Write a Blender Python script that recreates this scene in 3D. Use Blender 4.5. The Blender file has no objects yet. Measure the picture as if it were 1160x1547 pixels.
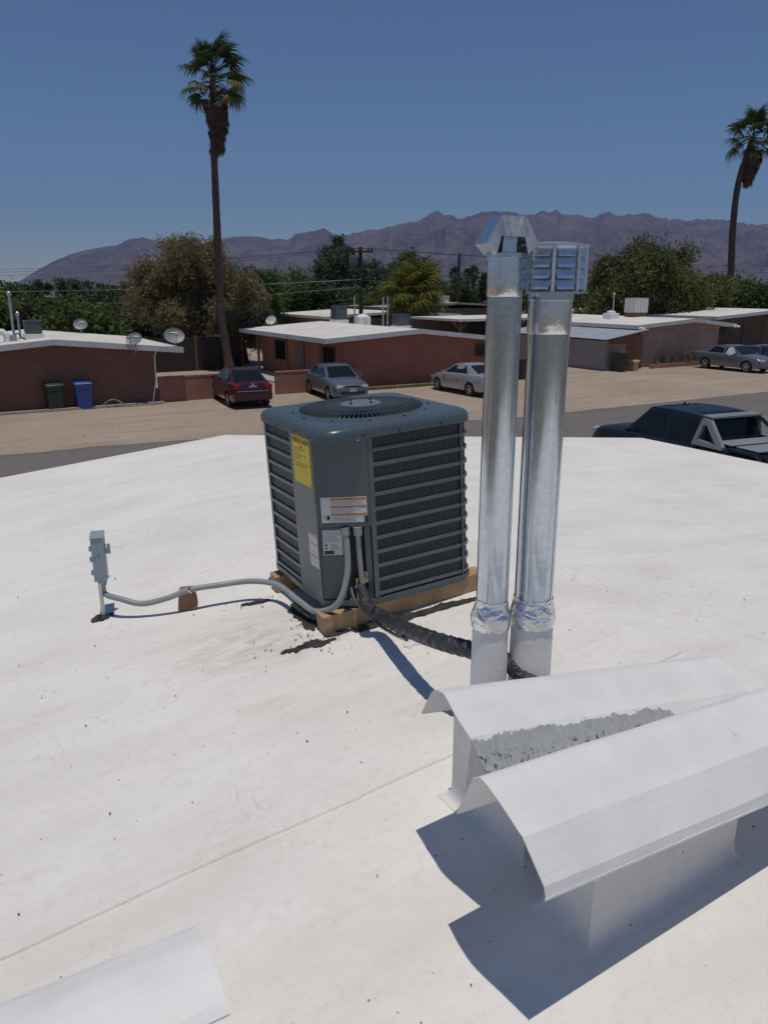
import bpy, bmesh, math, random
import numpy as np
from mathutils import Vector, Matrix, noise
R = math.radians
random.seed(7); rng = np.random.default_rng(7)
scn = bpy.context.scene
col = scn.collection

# ------------------------------------------------------------------ camera
FPX, PITCH, HC = 1170.0, R(16.1), 4.6           # photo focal length in pixels, tilt, eye height above the street
cam_d = bpy.data.cameras.new('camera'); cam = bpy.data.objects.new('camera', cam_d); col.objects.link(cam)
cam_d.sensor_fit = 'VERTICAL'; cam_d.sensor_height = 24.0; cam_d.lens = 24.0 * FPX / 1547.0
cam_d.clip_start = 0.05; cam_d.clip_end = 60000
cam.location = (0, 0, HC); cam.rotation_euler = (R(90) - PITCH, 0, 0)
scn.camera = cam

# ------------------------------------------------------------------ sky, sun, exposure
SUN_EL, SUN_AZ = 82.5, 171.0                    # azimuth clockwise from the view direction
w = bpy.data.worlds.new('World'); scn.world = w; w.use_nodes = True
wn = w.node_tree.nodes; wl = w.node_tree.links
bg = wn['Background']; sky = wn.new('ShaderNodeTexSky')
sky.sky_type = 'NISHITA'; sky.sun_disc = False
sky.sun_elevation = R(SUN_EL); sky.sun_rotation = R(SUN_AZ)
sky.altitude = 750; sky.air_density = 1.15; sky.dust_density = 0.0; sky.ozone_density = 9.0
wl.new(sky.outputs[0], bg.inputs[0]); bg.inputs[1].default_value = 0.076
sd = bpy.data.lights.new('sun', 'SUN'); sd.energy = 3.25; sd.angle = R(0.53); sd.color = (1.0, 0.935, 0.84)
so = bpy.data.objects.new('sun', sd); col.objects.link(so)
sv = Vector((math.sin(R(SUN_AZ)) * math.cos(R(SUN_EL)), math.cos(R(SUN_AZ)) * math.cos(R(SUN_EL)), math.sin(R(SUN_EL))))
so.rotation_euler = sv.to_track_quat('Z', 'Y').to_euler(); so.location = (0, 0, 60)
scn.view_settings.view_transform = 'Standard'; scn.view_settings.look = 'None'
scn.view_settings.gamma = 1.0; scn.view_settings.use_curve_mapping = False
scn.view_settings.exposure = -0.37

# ------------------------------------------------------------------ frames
AZ = R(60.0)                                    # the street runs 60 degrees to the right of the view
UX = Vector((math.sin(AZ), math.cos(AZ), 0)); VX = Vector((-UX.y, UX.x, 0)); RZ = R(30.0)
def F(u, v, z=0.0): return UX * u + VX * v + Vector((0, 0, z))
def ray(px, py):
    a = (px - 580) / FPX; b = (py - 773.5) / FPX
    return Vector((a, math.cos(PITCH) - b * math.sin(PITCH), -math.sin(PITCH) - b * math.cos(PITCH)))
SL = 0.094; UR = 2.49; ZR = 3.171; SRT = 0.099; UE = 8.56; UW = -3.6; VF = 7.54; VB = -7.0
def roofz(u): return ZR - SL * (UR - u) if u < UR else ZR - SRT * (u - UR)
def RP(px, py, dz=0.0):                         # photo pixel -> point dz above the near slope of our roof
    r = ray(px, py); n = Vector((0, 0, 1)) - UX * SL
    A = F(UR, 0, ZR + dz); c = Vector((0, 0, HC))
    return c + r * (n.dot(A - c) / n.dot(r))
def GP(px, py, z=0.0):                          # photo pixel -> point on the street level
    r = ray(px, py); return Vector((0, 0, HC)) + r * ((z - HC) / r.z)
def HP(px, dist, z=0.0):                        # photo column at the horizon, at a distance
    return Vector(((px - 580) / FPX / 1.041 * dist, dist, z))

# ------------------------------------------------------------------ materials
MATS = {}
def mat(name, c1, c2=None, rough=0.6, metal=0.0, scale=8.0, detail=4.0, bump=0.0, bscale=None, spec=None, contrast=0.5, coat=0.0):
    if name in MATS: return MATS[name]
    m = bpy.data.materials.new(name); m.use_nodes = True; MATS[name] = m
    nt = m.node_tree; p = nt.nodes['Principled BSDF']
    p.inputs['Roughness'].default_value = rough; p.inputs['Metallic'].default_value = metal
    if spec is not None: p.inputs['Specular IOR Level'].default_value = spec
    if coat: p.inputs['Coat Weight'].default_value = coat; p.inputs['Coat Roughness'].default_value = 0.05
    p.inputs['Base Color'].default_value = (*c1, 1)
    tc = nt.nodes.new('ShaderNodeTexCoord')
    if c2 is not None:
        n = nt.nodes.new('ShaderNodeTexNoise'); n.inputs['Scale'].default_value = scale; n.inputs['Detail'].default_value = detail
        nt.links.new(tc.outputs['Object'], n.inputs['Vector'])
        mr = nt.nodes.new('ShaderNodeMapRange'); h = contrast * 0.5
        mr.inputs[1].default_value = 0.5 - h * 0.6; mr.inputs[2].default_value = 0.5 + h * 0.6
        nt.links.new(n.outputs[0], mr.inputs[0])
        mx = nt.nodes.new('ShaderNodeMix'); mx.data_type = 'RGBA'
        mx.inputs[6].default_value = (*c1, 1); mx.inputs[7].default_value = (*c2, 1)
        nt.links.new(mr.outputs[0], mx.inputs[0]); nt.links.new(mx.outputs[2], p.inputs['Base Color'])
    if bump:
        n2 = nt.nodes.new('ShaderNodeTexNoise'); n2.inputs['Scale'].default_value = bscale or scale * 4; n2.inputs['Detail'].default_value = 6
        nt.links.new(tc.outputs['Object'], n2.inputs['Vector'])
        b = nt.nodes.new('ShaderNodeBump'); b.inputs['Strength'].default_value = bump; b.inputs['Distance'].default_value = 0.02
        nt.links.new(n2.outputs[0], b.inputs['Height']); nt.links.new(b.outputs[0], p.inputs['Normal'])
    return m
def N(m, t): return m.node_tree.nodes.new(t)
def L(m, a, b): m.node_tree.links.new(a, b)
def mixrgb(m, fac, a, b):
    x = N(m, 'ShaderNodeMix'); x.data_type = 'RGBA'
    if isinstance(fac, float): x.inputs[0].default_value = fac
    else: L(m, fac, x.inputs[0])
    for i, q in ((6, a), (7, b)):
        if isinstance(q, tuple): x.inputs[i].default_value = (*q, 1)
        else: L(m, q, x.inputs[i])
    return x.outputs[2]
def ramp(m, src, lo, hi):
    x = N(m, 'ShaderNodeMapRange'); x.inputs[1].default_value = lo; x.inputs[2].default_value = hi
    L(m, src, x.inputs[0]); return x.outputs[0]
def nz(m, vec, scale, detail=4, rough=0.55):
    x = N(m, 'ShaderNodeTexNoise'); x.inputs['Scale'].default_value = scale; x.inputs['Detail'].default_value = detail
    x.inputs['Roughness'].default_value = rough; L(m, vec, x.inputs['Vector']); return x.outputs[0]
def mth(m, op, a, b=None):
    x = N(m, 'ShaderNodeMath'); x.operation = op
    for i, q in ((0, a), (1, b)):
        if q is None: continue
        if isinstance(q, (int, float)): x.inputs[i].default_value = q
        else: L(m, q, x.inputs[i])
    return x.outputs[0]
def stretch(m, vec, s):
    x = N(m, 'ShaderNodeMapping'); x.inputs['Scale'].default_value = s; L(m, vec, x.inputs[0]); return x.outputs[0]

def roof_white():
    m = mat('roof_coating', (0.74, 0.72, 0.69), rough=0.75)
    p = m.node_tree.nodes['Principled BSDF']; p.inputs['Specular IOR Level'].default_value = 0.25
    tc = N(m, 'ShaderNodeTexCoord').outputs['Object']
    big = nz(m, stretch(m, tc, (0.7, 1.6, 1)), 1.6, 5, 0.6)
    c = mixrgb(m, ramp(m, big, 0.38, 0.66), (0.83, 0.80, 0.755), (0.745, 0.71, 0.66))
    mott = nz(m, tc, 26, 6, 0.65)
    c = mixrgb(m, mth(m, 'MULTIPLY', ramp(m, mott, 0.50, 0.74), 0.45), c, (0.66, 0.62, 0.56))
    st = nz(m, stretch(m, tc, (0.5, 2.2, 1)), 3.2, 6, 0.7)
    c = mixrgb(m, mth(m, 'MULTIPLY', ramp(m, st, 0.55, 0.76), 0.42), c, (0.60, 0.51, 0.40))
    ck = N(m, 'ShaderNodeTexVoronoi'); ck.feature = 'DISTANCE_TO_EDGE'; ck.inputs['Scale'].default_value = 3.1
    wv = N(m, 'ShaderNodeVectorMath'); wv.operation = 'ADD'; wn_ = N(m, 'ShaderNodeTexNoise'); wn_.inputs['Scale'].default_value = 6; wn_.inputs['Detail'].default_value = 5; L(m, tc, wn_.inputs['Vector'])
    ws_ = N(m, 'ShaderNodeVectorMath'); ws_.operation = 'SCALE'; ws_.inputs['Scale'].default_value = 0.35; L(m, wn_.outputs['Color'], ws_.inputs[0])
    L(m, tc, wv.inputs[0]); L(m, ws_.outputs[0], wv.inputs[1]); L(m, wv.outputs[0], ck.inputs['Vector'])
    crk = mth(m, 'MULTIPLY', mth(m, 'LESS_THAN', ck.outputs[0], 0.006), ramp(m, nz(m, tc, 1.7, 4), 0.52, 0.62))
    c = mixrgb(m, mth(m, 'MULTIPLY', crk, 0.35), c, (0.42, 0.37, 0.31))
    vo = N(m, 'ShaderNodeTexVoronoi'); vo.inputs['Scale'].default_value = 15; L(m, tc, vo.inputs['Vector'])
    sp = mth(m, 'MULTIPLY', mth(m, 'LESS_THAN', vo.outputs['Distance'], 0.055), ramp(m, nz(m, tc, 2.0, 3), 0.44, 0.56))
    c = mixrgb(m, mth(m, 'MULTIPLY', sp, 0.75), c, (0.17, 0.14, 0.11))
    vo2 = N(m, 'ShaderNodeTexVoronoi'); vo2.inputs['Scale'].default_value = 55; L(m, tc, vo2.inputs['Vector'])
    sp2 = mth(m, 'MULTIPLY', mth(m, 'LESS_THAN', vo2.outputs['Distance'], 0.10), ramp(m, nz(m, tc, 5.0, 3), 0.48, 0.6))
    c = mixrgb(m, mth(m, 'MULTIPLY', sp2, 0.45), c, (0.33, 0.29, 0.24))
    # brown dust washed down beside the condenser
    ds = N(m, 'ShaderNodeVectorMath'); ds.operation = 'DISTANCE'; L(m, stretch(m, tc, (1, 1.5, 0)), ds.inputs[0]); ds.inputs[1].default_value = (1.12, 3.12 * 1.5, 0)
    dm = mth(m, 'MULTIPLY', ramp(m, ds.outputs['Value'], 0.55, 0.10), ramp(m, nz(m, stretch(m, tc, (1, 2.5, 1)), 9, 6, 0.7), 0.40, 0.66))
    c = mixrgb(m, mth(m, 'MULTIPLY', dm, 0.6), c, (0.45, 0.36, 0.26))
    L(m, c, p.inputs['Base Color'])
    b = N(m, 'ShaderNodeBump'); b.inputs['Strength'].default_value = 0.35; b.inputs['Distance'].default_value = 0.004
    L(m, nz(m, tc, 70, 6, 0.7), b.inputs['Height'])
    b2 = N(m, 'ShaderNodeBump'); b2.inputs['Strength'].default_value = 0.4; b2.inputs['Distance'].default_value = 0.02
    L(m, mth(m, 'ADD', nz(m, tc, 4, 4), mth(m, 'MULTIPLY', nz(m, stretch(m, tc, (0.6, 9, 1)), 3, 4), 0.55)), b2.inputs['Height']); L(m, b.outputs[0], b2.inputs['Normal'])
    L(m, b2.outputs[0], p.inputs['Normal'])
    return m
def painted_hood(bare=None):
    m = mat('hood_paint_worn' if bare else 'hood_paint', (0.76, 0.755, 0.745), rough=0.5)
    p = m.node_tree.nodes['Principled BSDF']; p.inputs['Specular IOR Level'].default_value = 0.35
    tc = N(m, 'ShaderNodeTexCoord').outputs['Object']
    c = mixrgb(m, ramp(m, nz(m, tc, 6, 5), 0.35, 0.7), (0.82, 0.81, 0.795), (0.745, 0.73, 0.705))
    ch = nz(m, stretch(m, tc, (1, 1, 0.8)), 11, 8, 0.72)
    chip = mth(m, 'MULTIPLY', mth(m, 'MULTIPLY', ramp(m, ch, 0.625, 0.665), ramp(m, nz(m, tc, 5, 3), 0.50, 0.60)), 0.6)
    c = mixrgb(m, chip, c, (0.34, 0.33, 0.31))
    rr = 0.5; metal = 0.0
    if bare:
        sx = N(m, 'ShaderNodeSeparateXYZ'); L(m, tc, sx.inputs[0])
        n1 = mth(m, 'MULTIPLY', mth(m, 'SUBTRACT', nz(m, tc, 22, 6, 0.7), 0.5), 0.035)
        v = mth(m, 'ADD', sx.outputs[1], n1)
        lim = mth(m, 'MULTIPLY', ramp(m, mth(m, 'SUBTRACT', bare[1], mth(m, 'ADD', sx.outputs[0], n1)), 0.0, 0.09), 1.0)
        edge = mth(m, 'SUBTRACT', mth(m, 'ADD', bare[2], mth(m, 'MULTIPLY', lim, 0.026)), v)
        k = mth(m, 'MULTIPLY', mth(m, 'GREATER_THAN', edge, 0.0), mth(m, 'LESS_THAN', mth(m, 'ADD', sx.outputs[0], n1), bare[1]))
        g = mixrgb(m, ramp(m, nz(m, stretch(m, tc, (3, 1, 1)), 30, 5), 0.35, 0.65), (0.34, 0.36, 0.36), (0.42, 0.43, 0.425))
        spt = mth(m, 'MULTIPLY', ramp(m, nz(m, tc, 60, 5, 0.7), 0.55, 0.6), mth(m, 'GREATER_THAN', edge, 0.020))
        g = mixrgb(m, spt, g, (0.10, 0.10, 0.10))
        c = mixrgb(m, k, c, g)
    L(m, c, p.inputs['Base Color'])
    b = N(m, 'ShaderNodeBump'); b.inputs['Strength'].default_value = 0.25; b.inputs['Distance'].default_value = 0.006
    L(m, mth(m, 'ADD', nz(m, stretch(m, tc, (0.5, 5, 5)), 16, 5), mth(m, 'MULTIPLY', nz(m, tc, 4, 3), 2.0)), b.inputs['Height']); L(m, b.outputs[0], p.inputs['Normal'])
    return m
def galv(name='galvanised_steel', rough=0.17, base=(0.63, 0.70, 0.77), dents=0.10):
    m = mat(name, base, rough=rough, metal=1.0); p = m.node_tree.nodes['Principled BSDF']
    tc = N(m, 'ShaderNodeTexCoord').outputs['Object']
    vo = N(m, 'ShaderNodeTexVoronoi'); vo.inputs['Scale'].default_value = 70; L(m, tc, vo.inputs['Vector'])
    f = mth(m, 'MULTIPLY', vo.outputs['Color'], 1.0)
    d = tuple(q * 0.84 for q in base)
    c = mixrgb(m, f, base, d)
    streak = ramp(m, nz(m, stretch(m, tc, (6, 6, 0.35)), 4, 5), 0.5, 0.75)
    c = mixrgb(m, mth(m, 'MULTIPLY', streak, 0.4), c, tuple(q * 0.6 for q in base))
    L(m, c, p.inputs['Base Color'])
    L(m, mth(m, 'ADD', mth(m, 'MULTIPLY', streak, 0.16), rough), p.inputs['Roughness'])
    b = N(m, 'ShaderNodeBump'); b.inputs['Strength'].default_value = dents; b.inputs['Distance'].default_value = 0.012
    L(m, mth(m, 'ADD', nz(m, stretch(m, tc, (1, 1, 0.35)), 9, 3), mth(m, 'MULTIPLY', nz(m, stretch(m, tc, (1, 1, 0.03)), 42, 2), 1.1)), b.inputs['Height']); L(m, b.outputs[0], p.inputs['Normal'])
    return m
def foil(name='foil_tape', st=0.9, vsc=30):
    m = mat(name, (0.80, 0.81, 0.82), rough=0.2, metal=1.0); p = m.node_tree.nodes['Principled BSDF']
    tc = N(m, 'ShaderNodeTexCoord').outputs['Object']
    vo = N(m, 'ShaderNodeTexVoronoi'); vo.feature = 'DISTANCE_TO_EDGE'; vo.inputs['Scale'].default_value = vsc
    L(m, stretch(m, tc, (1, 1, 1.6)), vo.inputs['Vector'])
    b = N(m, 'ShaderNodeBump'); b.inputs['Strength'].default_value = st; b.inputs['Distance'].default_value = 0.02
    L(m, mth(m, 'ADD', vo.outputs[0], nz(m, tc, 40, 4)), b.inputs['Height']); L(m, b.outputs[0], p.inputs['Normal'])
    return m
def brick(name, b1, b2, mortar, msize=0.012):
    m = mat(name, b1, rough=0.85); p = m.node_tree.nodes['Principled BSDF']
    tc = N(m, 'ShaderNodeTexCoord').outputs['Object']
    sx = N(m, 'ShaderNodeSeparateXYZ'); L(m, tc, sx.inputs[0])
    cb = N(m, 'ShaderNodeCombineXYZ'); L(m, mth(m, 'ADD', sx.outputs[0], sx.outputs[1]), cb.inputs[0]); L(m, sx.outputs[2], cb.inputs[1])
    br = N(m, 'ShaderNodeTexBrick'); L(m, cb.outputs[0], br.inputs['Vector'])
    br.inputs['Scale'].default_value = 1.0; br.inputs['Brick Width'].default_value = 0.30; br.inputs['Row Height'].default_value = 0.10
    br.inputs['Mortar Size'].default_value = msize; br.inputs['Mortar Smooth'].default_value = 0.2
    br.inputs['Color1'].default_value = (*b1, 1); br.inputs['Color2'].default_value = (*b2, 1); br.inputs['Mortar'].default_value = (*mortar, 1)
    br.inputs['Bias'].default_value = -0.1
    big = ramp(m, nz(m, tc, 0.9, 5), 0.35, 0.7)
    c = mixrgb(m, mth(m, 'MULTIPLY', big, 0.35), br.outputs['Color'], tuple(q * 0.6 for q in b1))
    c = mixrgb(m, mth(m, 'MULTIPLY', ramp(m, nz(m, tc, 3.1, 6), 0.56, 0.75), 0.3), c, tuple(min(1, q * 1.5) for q in mortar))
    L(m, c, p.inputs['Base Color'])
    b = N(m, 'ShaderNodeBump'); b.inputs['Strength'].default_value = 0.8; b.inputs['Distance'].default_value = 0.012; b.invert = True
    L(m, br.outputs['Fac'], b.inputs['Height']); L(m, b.outputs[0], p.inputs['Normal'])
    return m
def leafmat(name, c1, c2, c3, trans=0.3):
    m = bpy.data.materials.new(name); m.use_nodes = True; MATS[name] = m
    nt = m.node_tree; nt.nodes.remove(nt.nodes['Principled BSDF']); out = nt.nodes['Material Output']
    g = N(m, 'ShaderNodeNewGeometry'); tc = N(m, 'ShaderNodeTexCoord').outputs['Object']
    c = mixrgb(m, g.outputs['Random Per Island'], c1, c2)
    c = mixrgb(m, ramp(m, nz(m, tc, 0.55, 3), 0.42, 0.62), c, c3)
    d = N(m, 'ShaderNodeBsdfDiffuse'); t = N(m, 'ShaderNodeBsdfTranslucent'); x = N(m, 'ShaderNodeMixShader')
    L(m, c, d.inputs[0]); L(m, c, t.inputs[0]); x.inputs[0].default_value = trans
    L(m, d.outputs[0], x.inputs[1]); L(m, t.outputs[0], x.inputs[2]); L(m, x.outputs[0], out.inputs[0])
    return m
def ground_mat(name, cols, rough=0.95, s=0.35, bump=0.3, tracks=None):
    m = mat(name, cols[0], rough=rough); p = m.node_tree.nodes['Principled BSDF']; p.inputs['Specular IOR Level'].default_value = 0.15
    tc = N(m, 'ShaderNodeTexCoord').outputs['Object']
    c = mixrgb(m, ramp(m, nz(m, tc, s, 6, 0.6), 0.35, 0.68), cols[0], cols[1])
    c = mixrgb(m, mth(m, 'MULTIPLY', ramp(m, nz(m, tc, s * 9, 6, 0.7), 0.5, 0.72), 0.6), c, cols[2])
    if tracks:
        tr = nz(m, stretch(m, tc, tracks), 1.0, 5, 0.6)
        c = mixrgb(m, mth(m, 'MULTIPLY', ramp(m, tr, 0.52, 0.66), 0.5), c, cols[3])
    L(m, c, p.inputs['Base Color'])
    b = N(m, 'ShaderNodeBump'); b.inputs['Strength'].default_value = bump; b.inputs['Distance'].default_value = 0.03
    L(m, nz(m, tc, 14, 6, 0.7), b.inputs['Height']); L(m, b.outputs[0], p.inputs['Normal'])
    return m
M_ROOF = roof_white(); M_HOOD = painted_hood(); M_HOODW = painted_hood((1.0, 0.74, -0.141)); M_GALV = galv(); M_FOIL = foil('foil_tape', 0.36, 17); M_FOIL2 = foil('foil_tape_smooth', 0.07, 12)
M_GALV2 = galv('galvanised_dull', 0.42, (0.60, 0.62, 0.62), 0.15)
M_GALVC = galv('galvanised_cap', 0.34, (0.76, 0.79, 0.80), 0.08)
M_BRICK = brick('red_brick', (0.43, 0.165, 0.105), (0.34, 0.13, 0.088), (0.28, 0.16, 0.12), 0.009)
M_BRICKD = brick('brown_brick', (0.25, 0.115, 0.082), (0.20, 0.095, 0.07), (0.19, 0.12, 0.095), 0.009)
M_BRICKB = brick('burnt_adobe', (0.36, 0.185, 0.13), (0.245, 0.125, 0.095), (0.55, 0.48, 0.40), 0.018)
M_BRICKW = brick('garden_wall_brick', (0.40, 0.175, 0.115), (0.30, 0.135, 0.095), (0.33, 0.22, 0.17), 0.010)
M_AC = mat('ac_enamel', (0.078, 0.098, 0.106), (0.087, 0.107, 0.115), rough=0.30, scale=3, spec=0.5)
M_ACL = mat('ac_louvre', (0.105, 0.128, 0.136), (0.085, 0.105, 0.112), rough=0.32, scale=5)
M_BLACK = mat('black_plastic', (0.012, 0.013, 0.014), rough=0.5)
M_COIL = mat('coil_fins', (0.018, 0.021, 0.022), (0.028, 0.032, 0.033), rough=0.55, scale=60, metal=0.3)
M_WOOD = mat('raw_timber', (0.50, 0.33, 0.18), (0.40, 0.25, 0.13), rough=0.8, scale=9, bump=0.2, bscale=40)
M_WOODD = mat('aged_timber', (0.33, 0.17, 0.10), (0.24, 0.12, 0.07), rough=0.85, scale=14, bump=0.3, bscale=50)
M_GREYPVC = mat('grey_pvc', (0.30, 0.32, 0.33), (0.26, 0.28, 0.29), rough=0.45, scale=12)
M_GREYBOX = mat('grey_box_enamel', (0.29, 0.36, 0.39), (0.26, 0.33, 0.36), rough=0.45, scale=10)
M_TAPE = mat('black_wrap', (0.030, 0.034, 0.037), (0.055, 0.06, 0.064), rough=0.30, scale=22, bump=0.8, bscale=60)
M_TAR = mat('tar', (0.015, 0.016, 0.017), (0.05, 0.05, 0.05), rough=0.6, scale=20, bump=0.6, bscale=50)
M_FASCIA = mat('white_fascia', (0.62, 0.62, 0.62), (0.52, 0.52, 0.52), rough=0.6, scale=2.5)
M_WROOF = mat('white_roof', (0.72, 0.69, 0.64), (0.62, 0.58, 0.52), rough=0.85, scale=0.8, detail=6)
M_TANROOF = mat('tan_roof', (0.42, 0.35, 0.27), (0.36, 0.30, 0.23), rough=0.9, scale=0.7)
M_GLASS = mat('dark_glass', (0.015, 0.02, 0.022), rough=0.05, spec=0.4)
M_CARGLASS = mat('car_glass', (0.010, 0.014, 0.015), rough=0.05, spec=0.28)
M_RUBBER = mat('tyre_rubber', (0.018, 0.018, 0.019), rough=0.85)
M_ALLOY = mat('alloy', (0.62, 0.62, 0.63), rough=0.35, metal=0.8)
M_CHROME = mat('lamp_clear', (0.75, 0.77, 0.78), rough=0.12, metal=0.5)
M_REDLAMP = mat('lamp_red', (0.30, 0.012, 0.015), rough=0.2)
M_WHITE = mat('white_paint', (0.78, 0.78, 0.77), rough=0.5)
M_BARK = mat('bark', (0.075, 0.055, 0.04), (0.045, 0.033, 0.025), rough=0.95, scale=6, bump=0.6, bscale=18)
M_PALMBARK = mat('palm_bark', (0.115, 0.075, 0.055), (0.07, 0.047, 0.037), rough=0.95, scale=5, bump=0.7, bscale=14)
M_POLE = mat('pole_wood', (0.05, 0.036, 0.028), (0.035, 0.026, 0.021), rough=0.9, scale=5)
M_DARKWALL = mat('dark_stucco', (0.20, 0.165, 0.135), (0.165, 0.135, 0.11), rough=0.9, scale=2)  # plain dark stucco tone for far walls, porch and door leaves
M_GREYWALL = mat('grey_stucco', (0.33, 0.30, 0.275), (0.29, 0.262, 0.24), rough=0.9, scale=1.6)
M_BROWNWOOD = mat('brown_plywood', (0.23, 0.115, 0.065), (0.18, 0.09, 0.052), rough=0.85, scale=2)
M_GRASS = leafmat('dry_grass', (0.22, 0.17, 0.08), (0.17, 0.15, 0.06), (0.13, 0.14, 0.05))
M_CONC = mat('pale_concrete', (0.45, 0.41, 0.35), (0.38, 0.34, 0.29), rough=0.9, scale=3)

# ------------------------------------------------------------------ mesh helpers
class MB:
    def __init__(s): s.v = []; s.f = []
    def add(s, vs, fs):
        o = len(s.v); s.v += [tuple(q) for q in vs]; s.f += [tuple(i + o for i in f) for f in fs]; return s
    def box(s, c, d, rot=None):
        x, y, z = (q / 2 for q in d); c = Vector(c)
        vs = [Vector((a * x, b * y, e * z)) for e in (-1, 1) for b in (-1, 1) for a in (-1, 1)]
        if rot is not None: vs = [rot @ q for q in vs]
        return s.add([c + q for q in vs], [(0, 2, 3, 1), (4, 5, 7, 6), (0, 1, 5, 4), (2, 6, 7, 3), (0, 4, 6, 2), (1, 3, 7, 5)])
    def tube(s, pts, rad, n=10, cap=True):
        pts = [Vector(p) for p in pts]; rs = rad if isinstance(rad, (list, tuple)) else [rad] * len(pts)
        vs = []; fs = []; up = None
        for i, p in enumerate(pts):
            t = (pts[min(i + 1, len(pts) - 1)] - pts[max(i - 1, 0)]).normalized()
            if up is None: up = t.orthogonal().normalized()
            up = (up - t * up.dot(t)); up = up.normalized() if up.length > 1e-6 else t.orthogonal().normalized()
            b = t.cross(up)
            for k in range(n):
                a = 2 * math.pi * k / n; vs.append(p + (up * math.cos(a) + b * math.sin(a)) * rs[i])
        for i in range(len(pts) - 1):
            for k in range(n): fs.append((i * n + k, i * n + (k + 1) % n, (i + 1) * n + (k + 1) % n, (i + 1) * n + k))
        if cap: fs += [tuple(range(n - 1, -1, -1)), tuple(range((len(pts) - 1) * n, len(pts) * n))]
        return s.add(vs, fs)
    def lathe(s, prof, n=32, c=(0, 0, 0), axis=None, cap=True):
        vs = []; fs = []; c = Vector(c)
        for r, z in prof:
            for k in range(n):
                a = 2 * math.pi * k / n; q = Vector((r * math.cos(a), r * math.sin(a), z)); vs.append(c + (axis @ q if axis is not None else q))
        for i in range(len(prof) - 1):
            for k in range(n): fs.append((i * n + k, i * n + (k + 1) % n, (i + 1) * n + (k + 1) % n, (i + 1) * n + k))
        if cap: fs += [tuple(range(n - 1, -1, -1)), tuple(range((len(prof) - 1) * n, len(prof) * n))]
        return s.add(vs, fs)
    def loft(s, rings, closed=True, cap=True):
        n = len(rings[0]); vs = [q for r in rings for q in r]; fs = []
        for i in range(len(rings) - 1):
            for k in range(n if closed else n - 1): fs.append((i * n + k, i * n + (k + 1) % n, (i + 1) * n + (k + 1) % n, (i + 1) * n + k))
        if cap: fs += [tuple(range(n - 1, -1, -1)), tuple(range((len(rings) - 1) * n, len(rings) * n))]
        return s.add(vs, fs)
    def prism(s, poly, z0, z1):
        n = len(poly)
        return s.add([(x, y, z0) for x, y in poly] + [(x, y, z1) for x, y in poly],
                     [tuple(range(n - 1, -1, -1)), tuple(range(n, 2 * n))] + [(k, (k + 1) % n, (k + 1) % n + n, k + n) for k in range(n)])
    def slab(s, quad, th):                       # a thin plate from four corners, thickness along its normal
        q = [Vector(p) for p in quad]; nn = (q[1] - q[0]).cross(q[3] - q[0]).normalized() * th
        return s.add([p + nn for p in q] + [p - nn * 0 for p in q], [(0, 1, 2, 3), (7, 6, 5, 4), (0, 4, 5, 1), (1, 5, 6, 2), (2, 6, 7, 3), (3, 7, 4, 0)])
    def mesh(s, name, m, smooth=None, bevel=0.0, merge=False):
        me = bpy.data.meshes.new(name); me.from_pydata(s.v, [], s.f)
        if bevel or merge:
            bm = bmesh.new(); bm.from_mesh(me)
            if merge: bmesh.ops.remove_doubles(bm, verts=bm.verts, dist=1e-5)
            if bevel:
                es = [e for e in bm.edges if len(e.link_faces) == 2 and e.calc_face_angle(0) > 0.6]
                bmesh.ops.bevel(bm, geom=es, offset=bevel, segments=2, affect='EDGES', profile=0.6, clamp_overlap=True)
            bmesh.ops.recalc_face_normals(bm, faces=bm.faces); bm.to_mesh(me); bm.free()
        if smooth is not None:
            me.polygons.foreach_set('use_smooth', [True] * len(me.polygons)); me.set_sharp_from_angle(angle=R(smooth))
        if m is not None: me.materials.append(m)
        me.update(); return me
    def build(s, name, m, parent=None, loc=None, rot=None, **k):
        return ob(name, s.mesh(name, m, **k), parent, loc, rot)
def ob(name, me, parent=None, loc=None, rot=None):
    o = bpy.data.objects.new(name, me); col.objects.link(o)
    if parent is not None: o.parent = parent
    if loc is not None: o.location = loc
    if rot is not None: o.rotation_euler = rot
    return o
def tag(o, label, cat, group=None):
    o['label'] = label; o['category'] = cat
    if group: o['group'] = group
    return o
def thing(name, label, cat, loc=(0, 0, 0), rot=(0, 0, 0), group=None):
    o = ob(name, None, None, loc, rot); o.empty_display_size = 0.1; return tag(o, label, cat, group)
def struct(o): o['kind'] = 'structure'; return o
def part(name, m, parent, fn, **k):
    b = MB(); fn(b); return b.build(name, m, parent, **k)
def catmull(pts, n=8):
    P = [Vector(p) for p in pts]; P = [P[0] * 2 - P[1]] + P + [P[-1] * 2 - P[-2]]; out = []
    for i in range(1, len(P) - 2):
        for k in range(n):
            t = k / n; a, b, c, d = P[i - 1:i + 3]
            out.append(0.5 * ((2 * b) + (c - a) * t + (2 * a - 5 * b + 4 * c - d) * t * t + (3 * b - a - 3 * c + d) * t ** 3))
    out.append(P[-2]); return out
def text_mesh(name, body, size, m, ext=0.0004, align='CENTER', sx=1.0):
    cu = bpy.data.curves.new(name, 'FONT'); cu.body = body; cu.size = size; cu.extrude = ext; cu.align_x = align; cu.align_y = 'CENTER'; cu.resolution_u = 3
    t = bpy.data.objects.new(name, cu); col.objects.link(t); bpy.context.view_layer.update()
    me = bpy.data.meshes.new_from_object(t.evaluated_get(bpy.context.evaluated_depsgraph_get()))
    bpy.data.objects.remove(t); bpy.data.curves.remove(cu); me.name = name
    if sx != 1.0: me.transform(Matrix.Diagonal((sx, 1, 1, 1)))
    me.materials.clear(); me.materials.append(m); return me
def circ(r, n, z=0.0): return [Vector((r * math.cos(2 * math.pi * k / n), r * math.sin(2 * math.pi * k / n), z)) for k in range(n)]

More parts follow.
